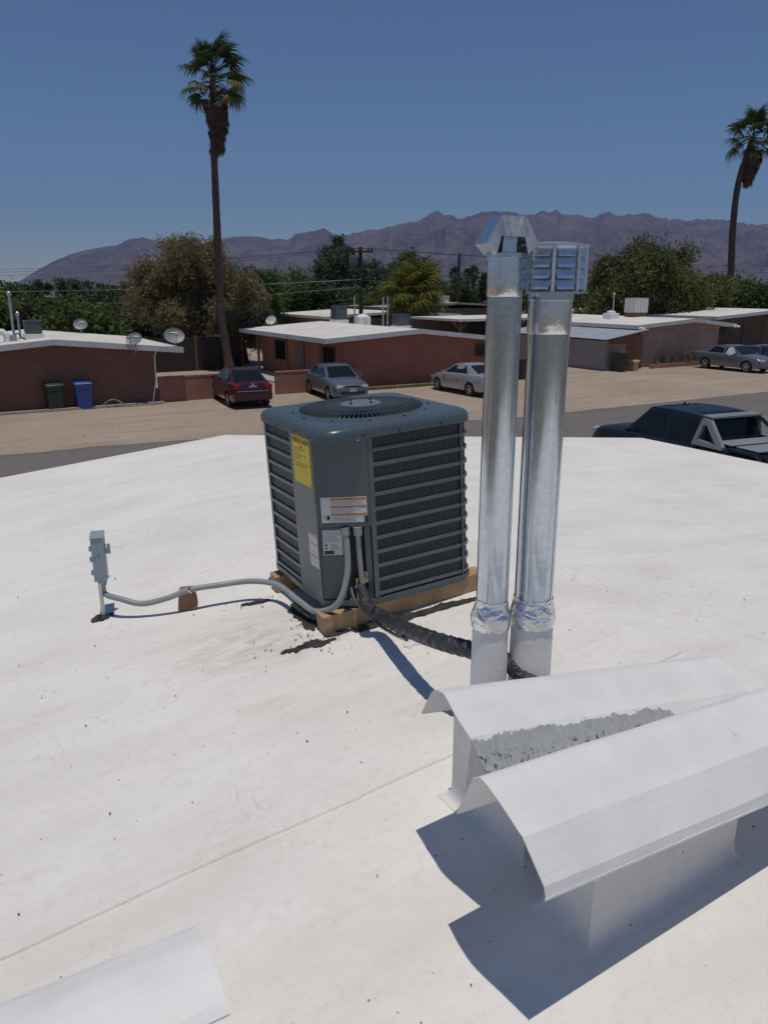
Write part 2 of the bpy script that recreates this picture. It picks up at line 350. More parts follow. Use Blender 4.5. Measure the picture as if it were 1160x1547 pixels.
# ================================================================== ground, road
M_DIRT = ground_mat('dirt_lot', [(0.40, 0.32, 0.25), (0.32, 0.253, 0.196), (0.47, 0.39, 0.315), (0.255, 0.203, 0.162)], s=0.25, tracks=(0.12, 1.1, 1))
M_ASPH = ground_mat('old_asphalt', [(0.178, 0.162, 0.152), (0.155, 0.142, 0.135), (0.215, 0.195, 0.18), (0.135, 0.124, 0.116)], s=0.4, tracks=(0.15, 1.6, 1))
M_LAND = ground_mat('desert_ground', [(0.19, 0.165, 0.13), (0.15, 0.135, 0.105), (0.10, 0.105, 0.07)], s=0.02)
def disc(name, m, r0, z, n=96):
    b = MB(); b.add([Vector((0, 0, z))] + [Vector((q.x, q.y, z)) for q in circ(r0, n)], [(0, 1 + k, 1 + (k + 1) % n) for k in range(n)])
    return struct(b.build(name, m))
disc('ground', M_LAND, 14000, -0.012)
b = MB(); us = np.linspace(-60, 110, 86)
b.loft([[(x, 7.0, -0.004), (x, 62, -0.004)] for x in us], closed=False, cap=False)
struct(b.build('dirt_verge', M_DIRT, rot=(0, 0, RZ)))
def road_edge(x):
    e = 24.3 + (22.35 - 24.3) * min(1, max(0, (x - 4) / 15)); return e + 0.16 * noise.noise((x * 0.55, 3, 0)) + 0.10 * noise.noise((x * 1.9, 9, 0))
b = MB(); us = np.linspace(-60, 110, 700)
b.loft([[(x, 12.4 + 0.2 * noise.noise((x * .5, 7, 0)), 0.0), (x, road_edge(x), 0.0)] for x in us], closed=False, cap=False)
struct(b.build('road', M_ASPH, rot=(0, 0, RZ)))
# pale concrete approach by the left house front
b = MB(); us = np.linspace(-30, 12, 120)
b.loft([[(x, road_edge(x) + 0.02, 0.004), (x, road_edge(x) + 0.75 + 0.12 * noise.noise((x * .8, 1, 0)), 0.004)] for x in us], closed=False, cap=False)
struct(b.build('gravel_edge', ground_mat('gravel_edge', [(0.36, 0.29, 0.22), (0.31, 0.25, 0.19), (0.40, 0.33, 0.25)], s=0.6)))
bpy.data.objects['gravel_edge'].rotation_euler = (0, 0, RZ)

# loose stones on the dirt
g_ = random.Random(17); st_ = MB()
for k in range(700):
    x = g_.uniform(-4, 48); y = g_.uniform(24.6, 32.2) if x < 18 else g_.uniform(23.0, 32.0); s_ = g_.choice([0.015, 0.02, 0.025, 0.03, 0.05]); a0 = g_.random() * 6
    rg_ = [(x + s_ * g_.uniform(.7, 1.3) * math.cos(a0 + j * 1.2566), y + s_ * g_.uniform(.7, 1.3) * math.sin(a0 + j * 1.2566), -0.004) for j in range(5)]
    st_.add(rg_ + [(x, y, s_ * 0.7)], [(j, (j + 1) % 5, 5) for j in range(5)])
o = st_.build('loose_stones', mat('stone', (0.22, 0.18, 0.145), (0.34, 0.30, 0.25), rough=0.95, scale=1.2), rot=(0, 0, RZ)); o['kind'] = 'stuff'; tag(o, 'small loose stones strewn over the tan dirt lot', 'stones')

# ================================================================== our house and its roof
house = thing('house', 'house under the white coated shallow gable roof that carries the condenser', 'house', F(0, 0, 0), (0, 0, RZ))
part('wall', M_BRICK, house, lambda b: (b.box((2.48, VF - 0.55, 1.22), (11.0, 0.2, 2.44)), b.box((-2.95, 0.2, 1.22), (0.2, 13.2, 2.44)), b.box((7.9, 0.2, 1.22), (0.2, 13.2, 2.44)), b.box((2.48, VB + 0.55, 1.22), (11.0, 0.2, 2.44))))
roof = ob('roof', None, house)
b = MB(); TH = 0.14
sec = [(UW, roofz(UW) - 0.012), (UR, ZR - 0.012), (UE, roofz(UE) - 0.012), (UE, roofz(UE) - TH), (UR, ZR - TH), (UW, roofz(UW) - TH)]
b.loft([[(x, VB, z) for x, z in sec], [(x, VF - 0.004, z) for x, z in sec]])
roof.parent = None; bpy.data.objects.remove(roof)
roof = b.build('roof', M_FASCIA, house)
# the coated membrane in lapped sheets
def sheet(u0, u1, v0, v1, lift=0.0022, wob=0.012):
    bb = MB(); nu = max(2, int((u1 - u0) / 0.08)); rows = []; sd_ = random.random() * 50
    for i in range(nu + 1):
        x = u0 + (u1 - u0) * i / nu; z = roofz(x)
        e = wob * noise.noise((x * 1.3, sd_, 0)) if v0 > VB + 0.1 else 0
        rows.append([(x, v0 + e, z - 0.010), (x, v0 + e + 0.001, z + 0.0003), (x, v0 + e + (0.006 if lift > 0.003 else 0.016), z + lift), (x, v0 + e + 0.09, z + lift * 0.8), (x, v1 + 0.02 if v1 < VF - .05 else v1, z + 0.0005), (x, v1 + 0.02 if v1 < VF - .05 else v1, z - 0.010)])
    bb.loft(rows); return bb.build('membrane_sheet', M_ROOF, roof, smooth=50)
vs_ = [VB, -5.6, -4.2, -2.8, -1.5, -0.4, 0.62, 1.88, 2.42, 3.42, 4.43, 5.45, 6.5, VF]
for i in range(len(vs_) - 1):
    if abs(vs_[i] - 1.88) < 1e-3:
        sheet(UW, 1.005, vs_[i], vs_[i + 1], 0.007); sheet(1.0, UR, vs_[i], vs_[i + 1], 0.0085)
    else: sheet(UW, UR, vs_[i], vs_[i + 1], 0.004 if abs(vs_[i] - 2.42) < 1e-3 else 0.0022)
vr_ = [VB, -5.0, -3.4, -1.9, -0.5, 0.9, 2.3, 3.7, 5.0, 6.3, VF]
for i in range(len(vr_) - 1): sheet(UR, UE, vr_[i], vr_[i + 1])
def blob(cx, cy, rx, ry, name, m, dz, seed, ang=0.0, rag=0.45, n=110):
    bb = MB(); pts = []
    for k in range(n):
        a = 2 * math.pi * k / n; r = rag * min(rx, ry) * (noise.noise((math.cos(a) * rx * 14, math.sin(a) * ry * 14, seed)) * 1.6 + 0.9 * noise.noise((math.cos(a) * rx * 55, math.sin(a) * ry * 34, seed + 5)))
        x = (rx + r) * math.cos(a); y = (ry + r) * math.sin(a); pts.append((cx + x * math.cos(ang) - y * math.sin(ang), cy + x * math.sin(ang) + y * math.cos(ang)))
    top = [(x, y, roofz(x) + dz) for x, y in pts]; bot = [(x, y, roofz(x) + dz - 0.006) for x, y in pts]
    bb.add(top + bot, [tuple(range(n))] + [(k, k + n, (k + 1) % n + n, (k + 1) % n) for k in range(n)])
    return bb.build(name, m, roof)
blob(1.29, 2.905, 0.13, 0.026, 'tar_shade_patch', M_TAR, 0.0095, 3, ang=R(-8), rag=0.9)
blob(1.80, 2.875, 0.42, 0.030, 'tar_shade_patch', M_TAR, 0.0090, 8, ang=R(-9), rag=0.7)
blob(1.27, 3.50, 0.07, 0.022, 'tar_shade_patch', M_TAR, 0.0095, 15, ang=R(-20), rag=0.9)
blob(1.40, 3.20, 0.035, 0.18, 'tar_shade_patch', M_TAR, 0.0095, 21, ang=R(-9), rag=0.7)  # dark patch painting the shading along the condenser's left edge
blob(0.586, 3.86, 0.045, 0.03, 'tar_shade_patch', M_TAR, 0.0095, 31, rag=0.6)
blob(1.66, 2.62, 0.05, 0.03, 'fresh_coating_patch', M_WHITE, 0.0092, 44, ang=R(15), rag=0.9)
M_STAIN = mat('brown_stain', (0.60, 0.52, 0.42), (0.70, 0.66, 0.60), rough=0.85, scale=13, detail=7)
# crumbs of tar beside the patches
cr = MB()
for k in range(150):
    cx, cy, sx_, sy_ = random.choice(((1.29, 2.905, 0.15, 0.03), (1.80, 2.875, 0.45, 0.035), (1.27, 3.50, 0.10, 0.035), (1.36, 3.05, 0.06, 0.10)))
    x = random.gauss(cx, sx_ * 0.8); y = random.gauss(cy - 0.16 * (x - cx), sy_ * 1.1); s_ = random.uniform(0.002, 0.008); n3 = random.randint(4, 6); a0 = random.random() * 6
    pts = [(x + s_ * random.uniform(.6, 1.2) * math.cos(a0 + 6.283 * j / n3), y + 0.7 * s_ * random.uniform(.6, 1.2) * math.sin(a0 + 6.283 * j / n3)) for j in range(n3)]
    cr.add([(px_, py_, roofz(px_) + 0.0085) for px_, py_ in pts], [tuple(range(n3))])
cr.build('tar_crumbs', M_TAR, roof)['kind'] = 'stuff'
# small leaves and grit blown onto the coating
bb = MB()
for k in range(210):
    x = random.uniform(-1.6, 3.4); y = random.uniform(0.5, 4.6) if k < 250 else random.uniform(0.5, 7.2)
    s_ = random.choice([0.002, 0.0025, 0.003, 0.004, 0.005]) * (1 if random.random() > 0.06 else 1.8)
    c = Vector((x, y, roofz(x) + 0.006 + s_ * 0.4)); rot = Matrix.Rotation(random.uniform(0, 6), 3, 'Z') @ Matrix.Rotation(random.uniform(-.5, .5), 3, 'X')
    vs = [c + rot @ Vector(q) * s_ for q in ((1.3, 0, 0), (0, .8, 0), (-1.2, .1, 0), (0, -.7, 0), (0.1, 0, .6), (0, 0, -.6))]
    bb.add(vs, [(0, 1, 4), (1, 2, 4), (2, 3, 4), (3, 0, 4), (1, 0, 5), (2, 1, 5), (3, 2, 5), (0, 3, 5)])
o = bb.build('roof_grit', mat('grit', (0.16, 0.12, 0.09), (0.07, 0.055, 0.045), rough=0.9, scale=3), rot=(0, 0, RZ)); o['kind'] = 'stuff'
tag(o, 'dark grit and leaf crumbs scattered on the white roof', 'grit')

# ================================================================== duct hoods
def hood(name, label, u0, u1, prof, slope, box_u, box_v, mhood, ztop, vc, jag=0.012):
    t = thing(name, label, 'duct hood', F(u0, vc, roofz((box_u[0] + box_u[1]) / 2)), (0, 0, RZ)); z0 = t.location.z
    th = 0.0035; bb = MB(); cps = [Vector((0, p[0] - vc, p[1] - z0)) for p in prof[:2]] + catmull([(0, p[0] - vc, p[1] - z0) for p in prof[2:-1]], 5) + [Vector((0, prof[-1][0] - vc, prof[-1][1] - z0))]
    outer = [(q.y, q.z) for q in cps]; n = len(outer); inner = []
    for i, (y, z) in enumerate(outer):
        a = outer[max(i - 1, 0)]; c = outer[min(i + 1, n - 1)]; d = Vector((c[0] - a[0], c[1] - a[1])).normalized()
        inner.append((y + d.y * th, z - d.x * th))
    rings = []; nu = 14
    for i in range(nu + 1):
        x = (u1 - u0) * i / nu
        ring = []
        for j, (y, z) in enumerate(outer + inner[::-1]):
            k = j if j < n else 2 * n - 1 - j; xx = x
            if i < 3: xx += (jag * noise.noise((k * 0.07, u0 * 9, 1)) - 0.022 * (z - outer[0][1]) / 0.17) * (1 - i / 3)
            wv = 0.003 * noise.noise((x * 4, k * 0.3, u0 * 5))
            ring.append((xx, y, z + slope * x + wv))
        rings.append(ring)
    bb.loft(rings); h = bb.build('hood_sheet', mhood, t, smooth=17)
    # folded drip lips
    for s_, (y, z) in ((0, outer[0]), (1, outer[-1])):
        lb = MB(); q = []
        sg = -1 if s_ == 0 else 1
        for i in range(nu + 1):
            x = (u1 - u0) * i / nu; zz = z + slope * x
            q.append([(x, y - sg * 0.001, zz + 0.0005), (x, y + sg * 0.0012, zz + 0.0005), (x, y + sg * 0.001, zz - 0.006), (x, y - sg * 0.001, zz - 0.006)])
        lb.loft(q); lb.build('drip_lip', M_HOOD, h)
    # curb box, its foot flared into the membrane
    cb = MB(); bu0, bu1 = box_u[0] - u0, box_u[1] - u0; bv0, bv1 = box_v[0] - vc, box_v[1] - vc
    def ringz(e, dz):
        return [(x, y, (roofz(x + u0) - z0 + dz) if dz is not None else 0) for x, y in ((bu0 - e, bv0 - e), (bu1 + e, bv0 - e), (bu1 + e, bv1 + e), (bu0 - e, bv1 + e))]
    top = [(x, y, ztop(x + u0) - z0) for x, y in ((bu0, bv0), (bu1, bv0), (bu1, bv1), (bu0, bv1))]
    cb.loft([ringz(0.036, -0.006), ringz(0.030, 0.0045), ringz(0.020, 0.008), ringz(0.011, 0.014), ringz(0.005, 0.024), ringz(0.001, 0.042), ringz(0.0, 0.06), top])
    cb.build('curb', M_ROOF, t, bevel=0.004, smooth=35)
    return t
front_prof = [(0.962, 3.402), (0.966, 3.428), (1.026, 3.512), (1.085, 3.553), (1.130, 3.576), (1.160, 3.576), (1.192, 3.555), (1.274, 3.404)]
hood('duct_hood', 'white sheet metal hood whose smooth paint is unbroken, beside the hood worn to bare metal', 0.935, 2.02, front_prof, -0.062, (1.185, 1.715), (1.062, 1.225), M_HOOD, lambda u: 3.45 - 0.062 * (u - .95), 1.13)
rear_prof = [(1.264, 3.428), (1.290, 3.462), (1.345, 3.540), (1.402, 3.580), (1.450, 3.602), (1.495, 3.597), (1.535, 3.570), (1.603, 3.470)]
hood('duct_hood', 'white hood with a strip of paint worn to grey metal, in front of the flues', 1.048, 2.12, rear_prof, -0.165, (1.235, 1.90), (1.365, 1.715), M_HOODW, lambda u: 3.42 - 0.165 * (u - 1.05), 1.455, 0.022)
left_prof = [(1.190, 3.222), (1.205, 3.234), (1.25, 3.252), (1.30, 3.263), (1.35, 3.264), (1.40, 3.250), (1.43, 3.232), (1.455, 3.195)]
hood('duct_hood', 'low white duct hood standing by itself away from the flues', -0.75, 0.335, left_prof, 0.0, (-0.55, 0.285), (1.225, 1.41), M_HOOD, lambda u: 3.20, 1.30)

# ================================================================== flues
def flue(name, label, u, v, r, zjoint, ztop, sleeve_r, seam):
    zb = roofz(u); t = thing(name, label, 'flue', F(u, v, zb), (0, 0, RZ + seam)); H1 = zjoint - zb; H2 = ztop - zb
    b = MB(); b.lathe([(sleeve_r + 0.05, -0.013), (sleeve_r + 0.045, 0.004), (sleeve_r + 0.025, 0.022), (sleeve_r + 0.010, 0.07), (sleeve_r, 0.16), (sleeve_r - 0.002, H1)], 40)
    b.build('flashing', M_HOOD, t, smooth=40)
    b = MB(); n = 48; rings = []
    for i in range(24):
        z = H1 - 0.06 + (H2 - H1 + 0.06) * i / 23
        rings.append([Vector((math.cos(a), math.sin(a), 0)) * (r * (1 + 0.010 * noise.noise((math.cos(a) * 1.3, math.sin(a) * 1.3, z * 1.7 + u * 9)))) + Vector((0, 0, z)) for a in (2 * math.pi * k / n for k in range(n))])
    b.loft(rings); p = b.build('pipe', M_GALV, t, smooth=40)
    part('lock_seam', M_GALV, p, lambda b: b.box((0, -r - 0.0012, (H1 + H2) / 2), (0.007, 0.004, H2 - H1 - 0.02)), bevel=0.001)
    b = MB(); rings = []
    for z, rr in ((H1 - 0.035, sleeve_r + 0.0015), (H1 - 0.02, sleeve_r + 0.004), (H1 + 0.0, sleeve_r + 0.005), (H1 + 0.018, sleeve_r + 0.001), (H1 + 0.03, r + 0.007), (H1 + 0.05, r + 0.003), (H1 + 0.066, r + 0.002)):
        rings.append([Vector((math.cos(a), math.sin(a), 0)) * (rr + 0.0025 * noise.noise((math.cos(a) * 6, math.sin(a) * 6, z * 60))) + Vector((0, 0, z + 0.006 * noise.noise((math.cos(a) * 4, math.sin(a) * 4, 3)))) for a in (2 * math.pi * k / n for k in range(n))])
    b.loft(rings); b.build('foil_tape', M_FOIL, t, smooth=30)
    b = MB(); rings = []
    for z, rr in ((H2 - 0.118, r + 0.0012), (H2 - 0.115, r + 0.002), (H2 - 0.08, r + 0.0022), (H2 - 0.04, r + 0.0026), (H2 - 0.012, r + 0.0022)):
        rings.append([Vector((math.cos(a), math.sin(a), 0)) * (rr + 0.0016 * noise.noise((math.cos(a) * 5, math.sin(a) * 5, z * 40))) + Vector((0, 0, z)) for a in (2 * math.pi * k / n for k in range(n))])
    b.loft(rings); b.build('foil_tape', M_FOIL2, t, smooth=30)
    return t, H2
fl1, h1 = flue('flue_pipe', 'galvanised flue pipe with a folded sheet metal roof cap', 1.507, 1.895, 0.0515, 3.545, 4.695, 0.062, R(35))
# folded two-way cap: a square throat carried up into two angled wings
b = MB(); b.lathe([(0.053, h1 - 0.012), (0.058, h1 - 0.01), (0.058, h1 + 0.004), (0.050, h1 + 0.006)], 40); b.build('collar', M_GALV, fl1, smooth=40)
b = MB(); b.lathe([(0.042, h1), (0.042, h1 + 0.050)], 32); b.build('throat', M_GALV, fl1, smooth=40)
cap1 = ob('rain_cap', None, fl1, (0, 0, h1), (0, 0, R(-52)))
capm = MB()
wv_ = 0.046; th = 0.0022
def cap_strip(pts):
    for i in range(len(pts) - 1):
        (x0, z0), (x1, z1) = pts[i], pts[i + 1]
        capm.slab([(x0, -wv_, z0), (x1, -wv_, z1), (x1, wv_, z1), (x0, wv_, z0)], th)
bpy.data.objects.remove(cap1)
cap_strip([(-0.078, 0.030), (-0.036, 0.102), (0.036, 0.102), (0.078, 0.030)])
cap_strip([(-0.048, 0.002), (-0.078, 0.030)]); cap_strip([(0.078, 0.030), (0.048, 0.002)])
cap1 = capm.build('rain_cap', M_GALVC, fl1, loc=(0, 0, h1), rot=(0, 0, R(-50)))
for sg in (-1, 1):
    pb = MB(); y = sg * wv_; poly = [(-0.078, 0.030), (-0.036, 0.102), (-0.036, 0.050), (-0.048, 0.002)]
    for mir in (1, -1):
        q = [(mir * x, z) for x, z in poly]; n_ = len(q)
        pb.add([(x, y, z) for x, z in q] + [(x, y + sg * 0.002, z) for x, z in q], [tuple(range(n_)), tuple(range(2 * n_ - 1, n_ - 1, -1))] + [(k, (k + 1) % n_, (k + 1) % n_ + n_, k + n_) for k in range(n_)])
    pb.add([(-0.036, y, 0.052), (0.036, y, 0.052), (0.036, y, 0.102), (-0.036, y, 0.102), (-0.036, y + sg * 0.034, 0.046), (0.036, y + sg * 0.034, 0.046)], [(4, 5, 2, 3), (3, 2, 5, 4), (0, 3, 4), (1, 5, 2)])
    pb.build('side_wing', M_GALVC, cap1)
fl2, h2 = flue('flue_pipe', 'galvanised flue pipe with an eight sided louvred vent cap', 1.661, 1.864, 0.064, 3.535, 4.585, 0.073, R(20))
b = MB(); b.lathe([(0.066, h2 - 0.02), (0.0705, h2 - 0.018), (0.0705, h2 + 0.004), (0.06, h2 + 0.006)], 40); b.build('collar', M_GALV, fl2, smooth=40)
cap2 = MB(); RO = 0.098; HC2 = 0.135; ang0 = R(22.5)
def octo(r, z): return [Vector((r * math.cos(ang0 + k * math.pi / 4), r * math.sin(ang0 + k * math.pi / 4), z)) for k in range(8)]
cap2.loft([octo(RO + 0.012, 0.0), octo(RO + 0.012, 0.006)])
c2 = cap2.build('cap_base', M_GALV, fl2, loc=(0, 0, h2), rot=(0, 0, R(8)))
b = MB(); b.loft([octo(RO + 0.010, HC2), octo(RO + 0.010, HC2 + 0.005), octo(0.03, HC2 + 0.014)]); b.build('cap_lid', M_GALVC, c2)
b = MB(); b.lathe([(0.052, 0.0), (0.052, HC2)], 24); b.build('inner_baffle', M_GALV2, c2, smooth=40)
oc = octo(RO, 0)
for k in range(8):
    a_, d_ = oc[k], oc[(k + 1) % 8]; mid = (a_ + d_) / 2; nn = mid.normalized(); tt = (d_ - a_).normalized(); wl_ = (d_ - a_).length
    part('corner_strip', M_GALVC, c2, lambda b: b.box(a_ + Vector((0, 0, HC2 / 2 + 0.003)), (0.010, 0.010, HC2 - 0.008), Matrix.Rotation(math.atan2(a_.y, a_.x), 3, 'Z')))
    for j in range(4):
        z0 = 0.012 + j * 0.031; bb = MB()
        e = wl_ / 2 - 0.006; o1 = mid + nn * 0.006; o2 = mid - nn * 0.004
        bb.slab([o1 - tt * e * 0.82 + Vector((0, 0, z0)), o1 + tt * e * 0.82 + Vector((0, 0, z0)), o2 + tt * e + Vector((0, 0, z0 + 0.029)), o2 - tt * e + Vector((0, 0, z0 + 0.029))], 0.0015)
        bb.build('louvre', M_GALVC, c2)

# ================================================================== condenser unit
AC_U, AC_V, AC_YAW, AC_TILT = 1.815, 3.285, R(-0.5), 0.055
acz = roofz(AC_U) + 0.094
ac = thing('air_conditioner', 'dark grey air conditioner condenser on timber sleepers with yellow and white labels', 'air conditioner', F(AC_U, AC_V, acz))
ac.rotation_euler = (Matrix.Rotation(RZ + AC_YAW, 3, 'Z') @ Matrix.Rotation(-AC_TILT, 3, 'Y')).to_euler()
bpy.context.view_layer.update(); ACM = ac.matrix_world.copy()
Hh, HT = 0.385, 0.80
def rrect(h, r, n=7, inset=0.0, cham=True):
    """footprint, clockwise seen from above starting at the service corner; rounded at three corners, cut at the service corner"""
    h = h - inset; r = max(0.01, r - inset); P = []
    P += [(-h, -0.265), (-0.190, -h)] if cham else []
    for cx, cy, a0 in ((h - r, -h + r, -90), (h - r, h - r, 0), (-h + r, h - r, 90)):
        for k in range(n + 1):
            a = R(a0 + 90 * k / n); P.append((cx + r * math.cos(a), cy + r * math.sin(a)))
    if not cham:
        for k in range(n + 1):
            a = R(180 + 90 * k / n); P.append((-h + r + r * math.cos(a), -h + r + r * math.sin(a)))
    return P
b = MB(); b.prism(rrect(Hh + 0.004, 0.09), 0.0, 0.032); b.build('base_pan', M_AC, ac, bevel=0.004, smooth=40)
b = MB(); b.prism(rrect(Hh, 0.09, inset=0.030), 0.03, 0.81); b.build('coil', M_COIL, ac, smooth=40)
# path the louvres follow: along the front face, round the right corner, back and left faces
def outline(inset=0.0, n=8):
    h = Hh - inset; r = 0.09 - inset; P = [Vector((-0.160, -h, 0))]
    for cx, cy, a0 in ((h - r, -h + r, -90), (h - r, h - r, 0), (-h + r, h - r, 90)):
        for k in range(n + 1):
            a = R(a0 + 90 * k / n); P.append(Vector((cx + r * math.cos(a), cy + r * math.sin(a), 0)))
    P.append(Vector((-h, -0.015, 0))); return P
op, ip = outline(0.0), outline(0.010)
NR = 11; z0_, z1_ = 0.05, 0.80; pit = (z1_ - z0_) / NR
slat = MB(); rings = []
for q, s_ in zip(op, ip):
    rings.append([(s_.x, s_.y, -0.0078), (q.x * 1.003, q.y * 1.003, -0.0078), (q.x * 1.006, q.y * 1.006, -0.003), (q.x, q.y, 0.0078), (s_.x, s_.y, 0.0088)])
slat.loft(rings); sm = slat.mesh('slat', M_ACL, smooth=35)
for k in range(NR + 1):
    ob('slat', sm, ac, (0, 0, z0_ + pit * k))
# vertical guard bars behind the slats
bars = MB(); acc = 0.0; ip2 = outline(0.011, 8)
for i in range(len(ip2) - 1):
    a_, d_ = ip2[i], ip2[i + 1]; ln = (d_ - a_).length; t_ = acc
    while t_ < ln:
        p = a_ + (d_ - a_) * (t_ / ln); ang = math.atan2(d_.y - a_.y, d_.x - a_.x)
        bars.box((p.x, p.y, 0.42), (0.0045, 0.008, 0.76), Matrix.Rotation(ang, 3, 'Z')); t_ += 0.0122
    acc = t_ - ln
o = bars.build('guard_bars', M_AC, ac); o['kind'] = 'stuff'
for x, y in ((-0.168, -Hh + 0.002), (0.31, -Hh - 0.0015), (-Hh + 0.002, -0.02), (-Hh + 0.002, 0.30)):
    part('corner_post', M_ACL, ac, lambda b: b.box((x, y, 0.42), (0.024 if abs(y) > abs(x) and x < 0 else 0.007, 0.007 if abs(y) > abs(x) else 0.022, 0.77)), bevel=0.001)
# service corner: side panel, control cover, lower panel, valve recess
c0 = Vector((-Hh, -0.265, 0)); c1 = Vector((-0.190, -Hh, 0)); cd = (c1 - c0).normalized(); cn = Vector((cd.y, -cd.x, 0)); cw = (c1 - c0).length; ca = math.atan2(cd.y, cd.x)
def onch(s, z, off=0.0): return c0 + cd * s + cn * off + Vector((0, 0, z))
CR = Matrix.Rotation(ca, 3, 'Z')
part('side_panel', M_ACL, ac, lambda b: b.box((-Hh - 0.001, -0.146, 0.42), (0.008, 0.232, 0.778)), bevel=0.0015)
ctl = part('control_cover', M_AC, ac, lambda b: b.box(onch(cw / 2 + 0.002, 0.600, -0.012), (cw + 0.014, 0.036, 0.425), CR), bevel=0.004)
part('lower_panel', M_AC, ac, lambda b: b.box(onch(0.052, 0.208, -0.018), (0.108, 0.022, 0.350), CR), bevel=0.002)
part('valve_recess', M_COIL, ac, lambda b: b.box(onch(0.185, 0.205, -0.075), (0.16, 0.02, 0.35), CR))
part('lower_panel', M_AC, ac, lambda b: b.box(onch(cw - 0.012, 0.208, -0.030), (0.028, 0.05, 0.350), CR), bevel=0.002)
for sx_ in (0.03, cw - 0.03):
    part('screw', M_ALLOY, ctl, lambda b: b.lathe([(0.005, 0), (0.005, 0.003), (0.002, 0.004)], 8, onch(sx_, 0.786, 0.006), CR @ Matrix.Rotation(R(90), 3, 'X')))
part('cover_latch', M_BLACK, ctl, lambda b: b.box(onch(cw - 0.012, 0.425, 0.008), (0.014, 0.006, 0.03), CR), bevel=0.001)
# brass valves and stubs
for s_, z_ in ((0.16, 0.10), (0.20, 0.13)):
    vb = MB(); vb.tube([onch(s_, z_, -0.05), onch(s_, z_, 0.012)], 0.012, 8); vb.tube([onch(s_, z_, 0.0), onch(s_, z_ + 0.04, 0.0)], 0.008, 8)
    vb.build('service_valve', mat('brass', (0.45, 0.30, 0.16), rough=0.4, metal=0.9), ac, smooth=40)
vb = MB(); vb.tube([onch(0.165, 0.03, 0.005), onch(0.165, 0.088, 0.004)], 0.011, 10); vb.build('service_cap', mat('cream_plastic', (0.55, 0.50, 0.38), rough=0.5), ac, smooth=40)
# top cover: rounded square skirt blended into a round fan opening
def superring(h, r, z, n=96):
    P = []
    for k in range(n):
        a = 2 * math.pi * k / n; dx, dy = math.cos(a), math.sin(a)
        t_ = h / max(abs(dx), abs(dy)); x, y = dx * t_, dy * t_
        ax, ay = abs(x) - (h - r), abs(y) - (h - r)
        if ax > 0 and ay > 0:
            # ray against the corner arc
            cx, cy = math.copysign(h - r, x), math.copysign(h - r, y)
            bq = dx * cx + dy * cy; cq = cx * cx + cy * cy - r * r; t_ = bq + math.sqrt(max(0, bq * bq - cq)); x, y = dx * t_, dy * t_
        P.append(Vector((x, y, z)))
    return P
def lerp_ring(A, B, t, z): return [Vector((a.x + (c.x - a.x) * t, a.y + (c.y - a.y) * t, z)) for a, c in zip(A, B)]
n_ = 96; hO = Hh + 0.010; S = superring(hO, 0.09, 0, n_); Cc = circ(0.305, n_)
b = MB(); rings = []
rings.append(superring(hO - 0.012, 0.085, 0.790, n_)); rings.append(superring(hO, 0.09, 0.790, n_)); rings.append(superring(hO, 0.09, 0.812, n_))
rings.append(superring(hO - 0.003, 0.09, 0.822, n_)); rings.append(superring(hO - 0.009, 0.088, 0.833, n_)); rings.append(superring(hO - 0.019, 0.084, 0.840, n_)); rings.append(superring(hO - 0.034, 0.078, 0.843, n_))
S2 = superring(hO - 0.034, 0.078, 0, n_)
rings.append(lerp_ring(S2, Cc, 0.45, 0.844)); rings.append(lerp_ring(S2, Cc, 0.85, 0.845)); rings.append([Vector((q.x, q.y, 0.851)) for q in circ(0.307, n_)])
rings.append([Vector((q.x, q.y, 0.854)) for q in circ(0.300, n_)]); rings.append([Vector((q.x, q.y, 0.850)) for q in circ(0.294, n_)]); rings.append([Vector((q.x, q.y, 0.775)) for q in circ(0.290, n_)])
b.loft(rings, cap=False); cover = b.build('top_cover', mat('ac_cover', (0.066, 0.092, 0.105), (0.074, 0.10, 0.114), rough=0.30, scale=3), ac, smooth=40)
part('fan_well', M_BLACK, cover, lambda b: b.lathe([(0.289, 0.80), (0.289, 0.70), (0.05, 0.69)], 48), smooth=40)
bl = MB()
for k in range(3):
    a0 = R(20 + 120 * k); st = []
    for i in range(9):
        a = a0 + R(75) * i / 8; st.append([Vector((0.075 * math.cos(a), 0.075 * math.sin(a), 0.735 + 0.035 * i / 8)), Vector((0.27 * math.cos(a + 0.25), 0.27 * math.sin(a + 0.25), 0.725 + 0.06 * i / 8))])
    b2 = MB(); b2.loft([[p, q, q - Vector((0, 0, .003)), p - Vector((0, 0, .003))] for p, q in st]); b2.build('fan_blade', mat('fan_blade', (0.03, 0.034, 0.037), rough=0.5), cover)
part('fan_motor', M_BLACK, cover, lambda b: b.lathe([(0.075, 0.705), (0.075, 0.80), (0.04, 0.81)], 24), smooth=40)
wire = MB(); wire.tube([(0.085, 0, 0.868), (0.15, 0, 0.8665), (0.24, 0, 0.862), (0.296, 0, 0.853), (0.299, 0, 0.845)], 0.0019, 5); wm = wire.mesh('guard_wire', mat('guard_wire', (0.085, 0.10, 0.11), rough=0.35), smooth=60)
for k in range(84): ob('guard_wire', wm, cover, rot=(0, 0, 2 * math.pi * k / 84))
for rr, zz in ((0.165, 0.8645), (0.235, 0.8605)):
    part('guard_ring', M_ACL, cover, lambda b: b.tube([Vector((rr * math.cos(a), rr * math.sin(a), zz)) for a in np.linspace(0, 2 * math.pi, 65)], 0.0025, 6, cap=False), smooth=60)
hub = part('guard_hub', mat('hub_plate', (0.15, 0.18, 0.195), rough=0.35), cover, lambda b: b.lathe([(0.098, 0.866), (0.098, 0.870), (0.085, 0.874), (0.04, 0.876), (0.03, 0.872)], 40), smooth=40)
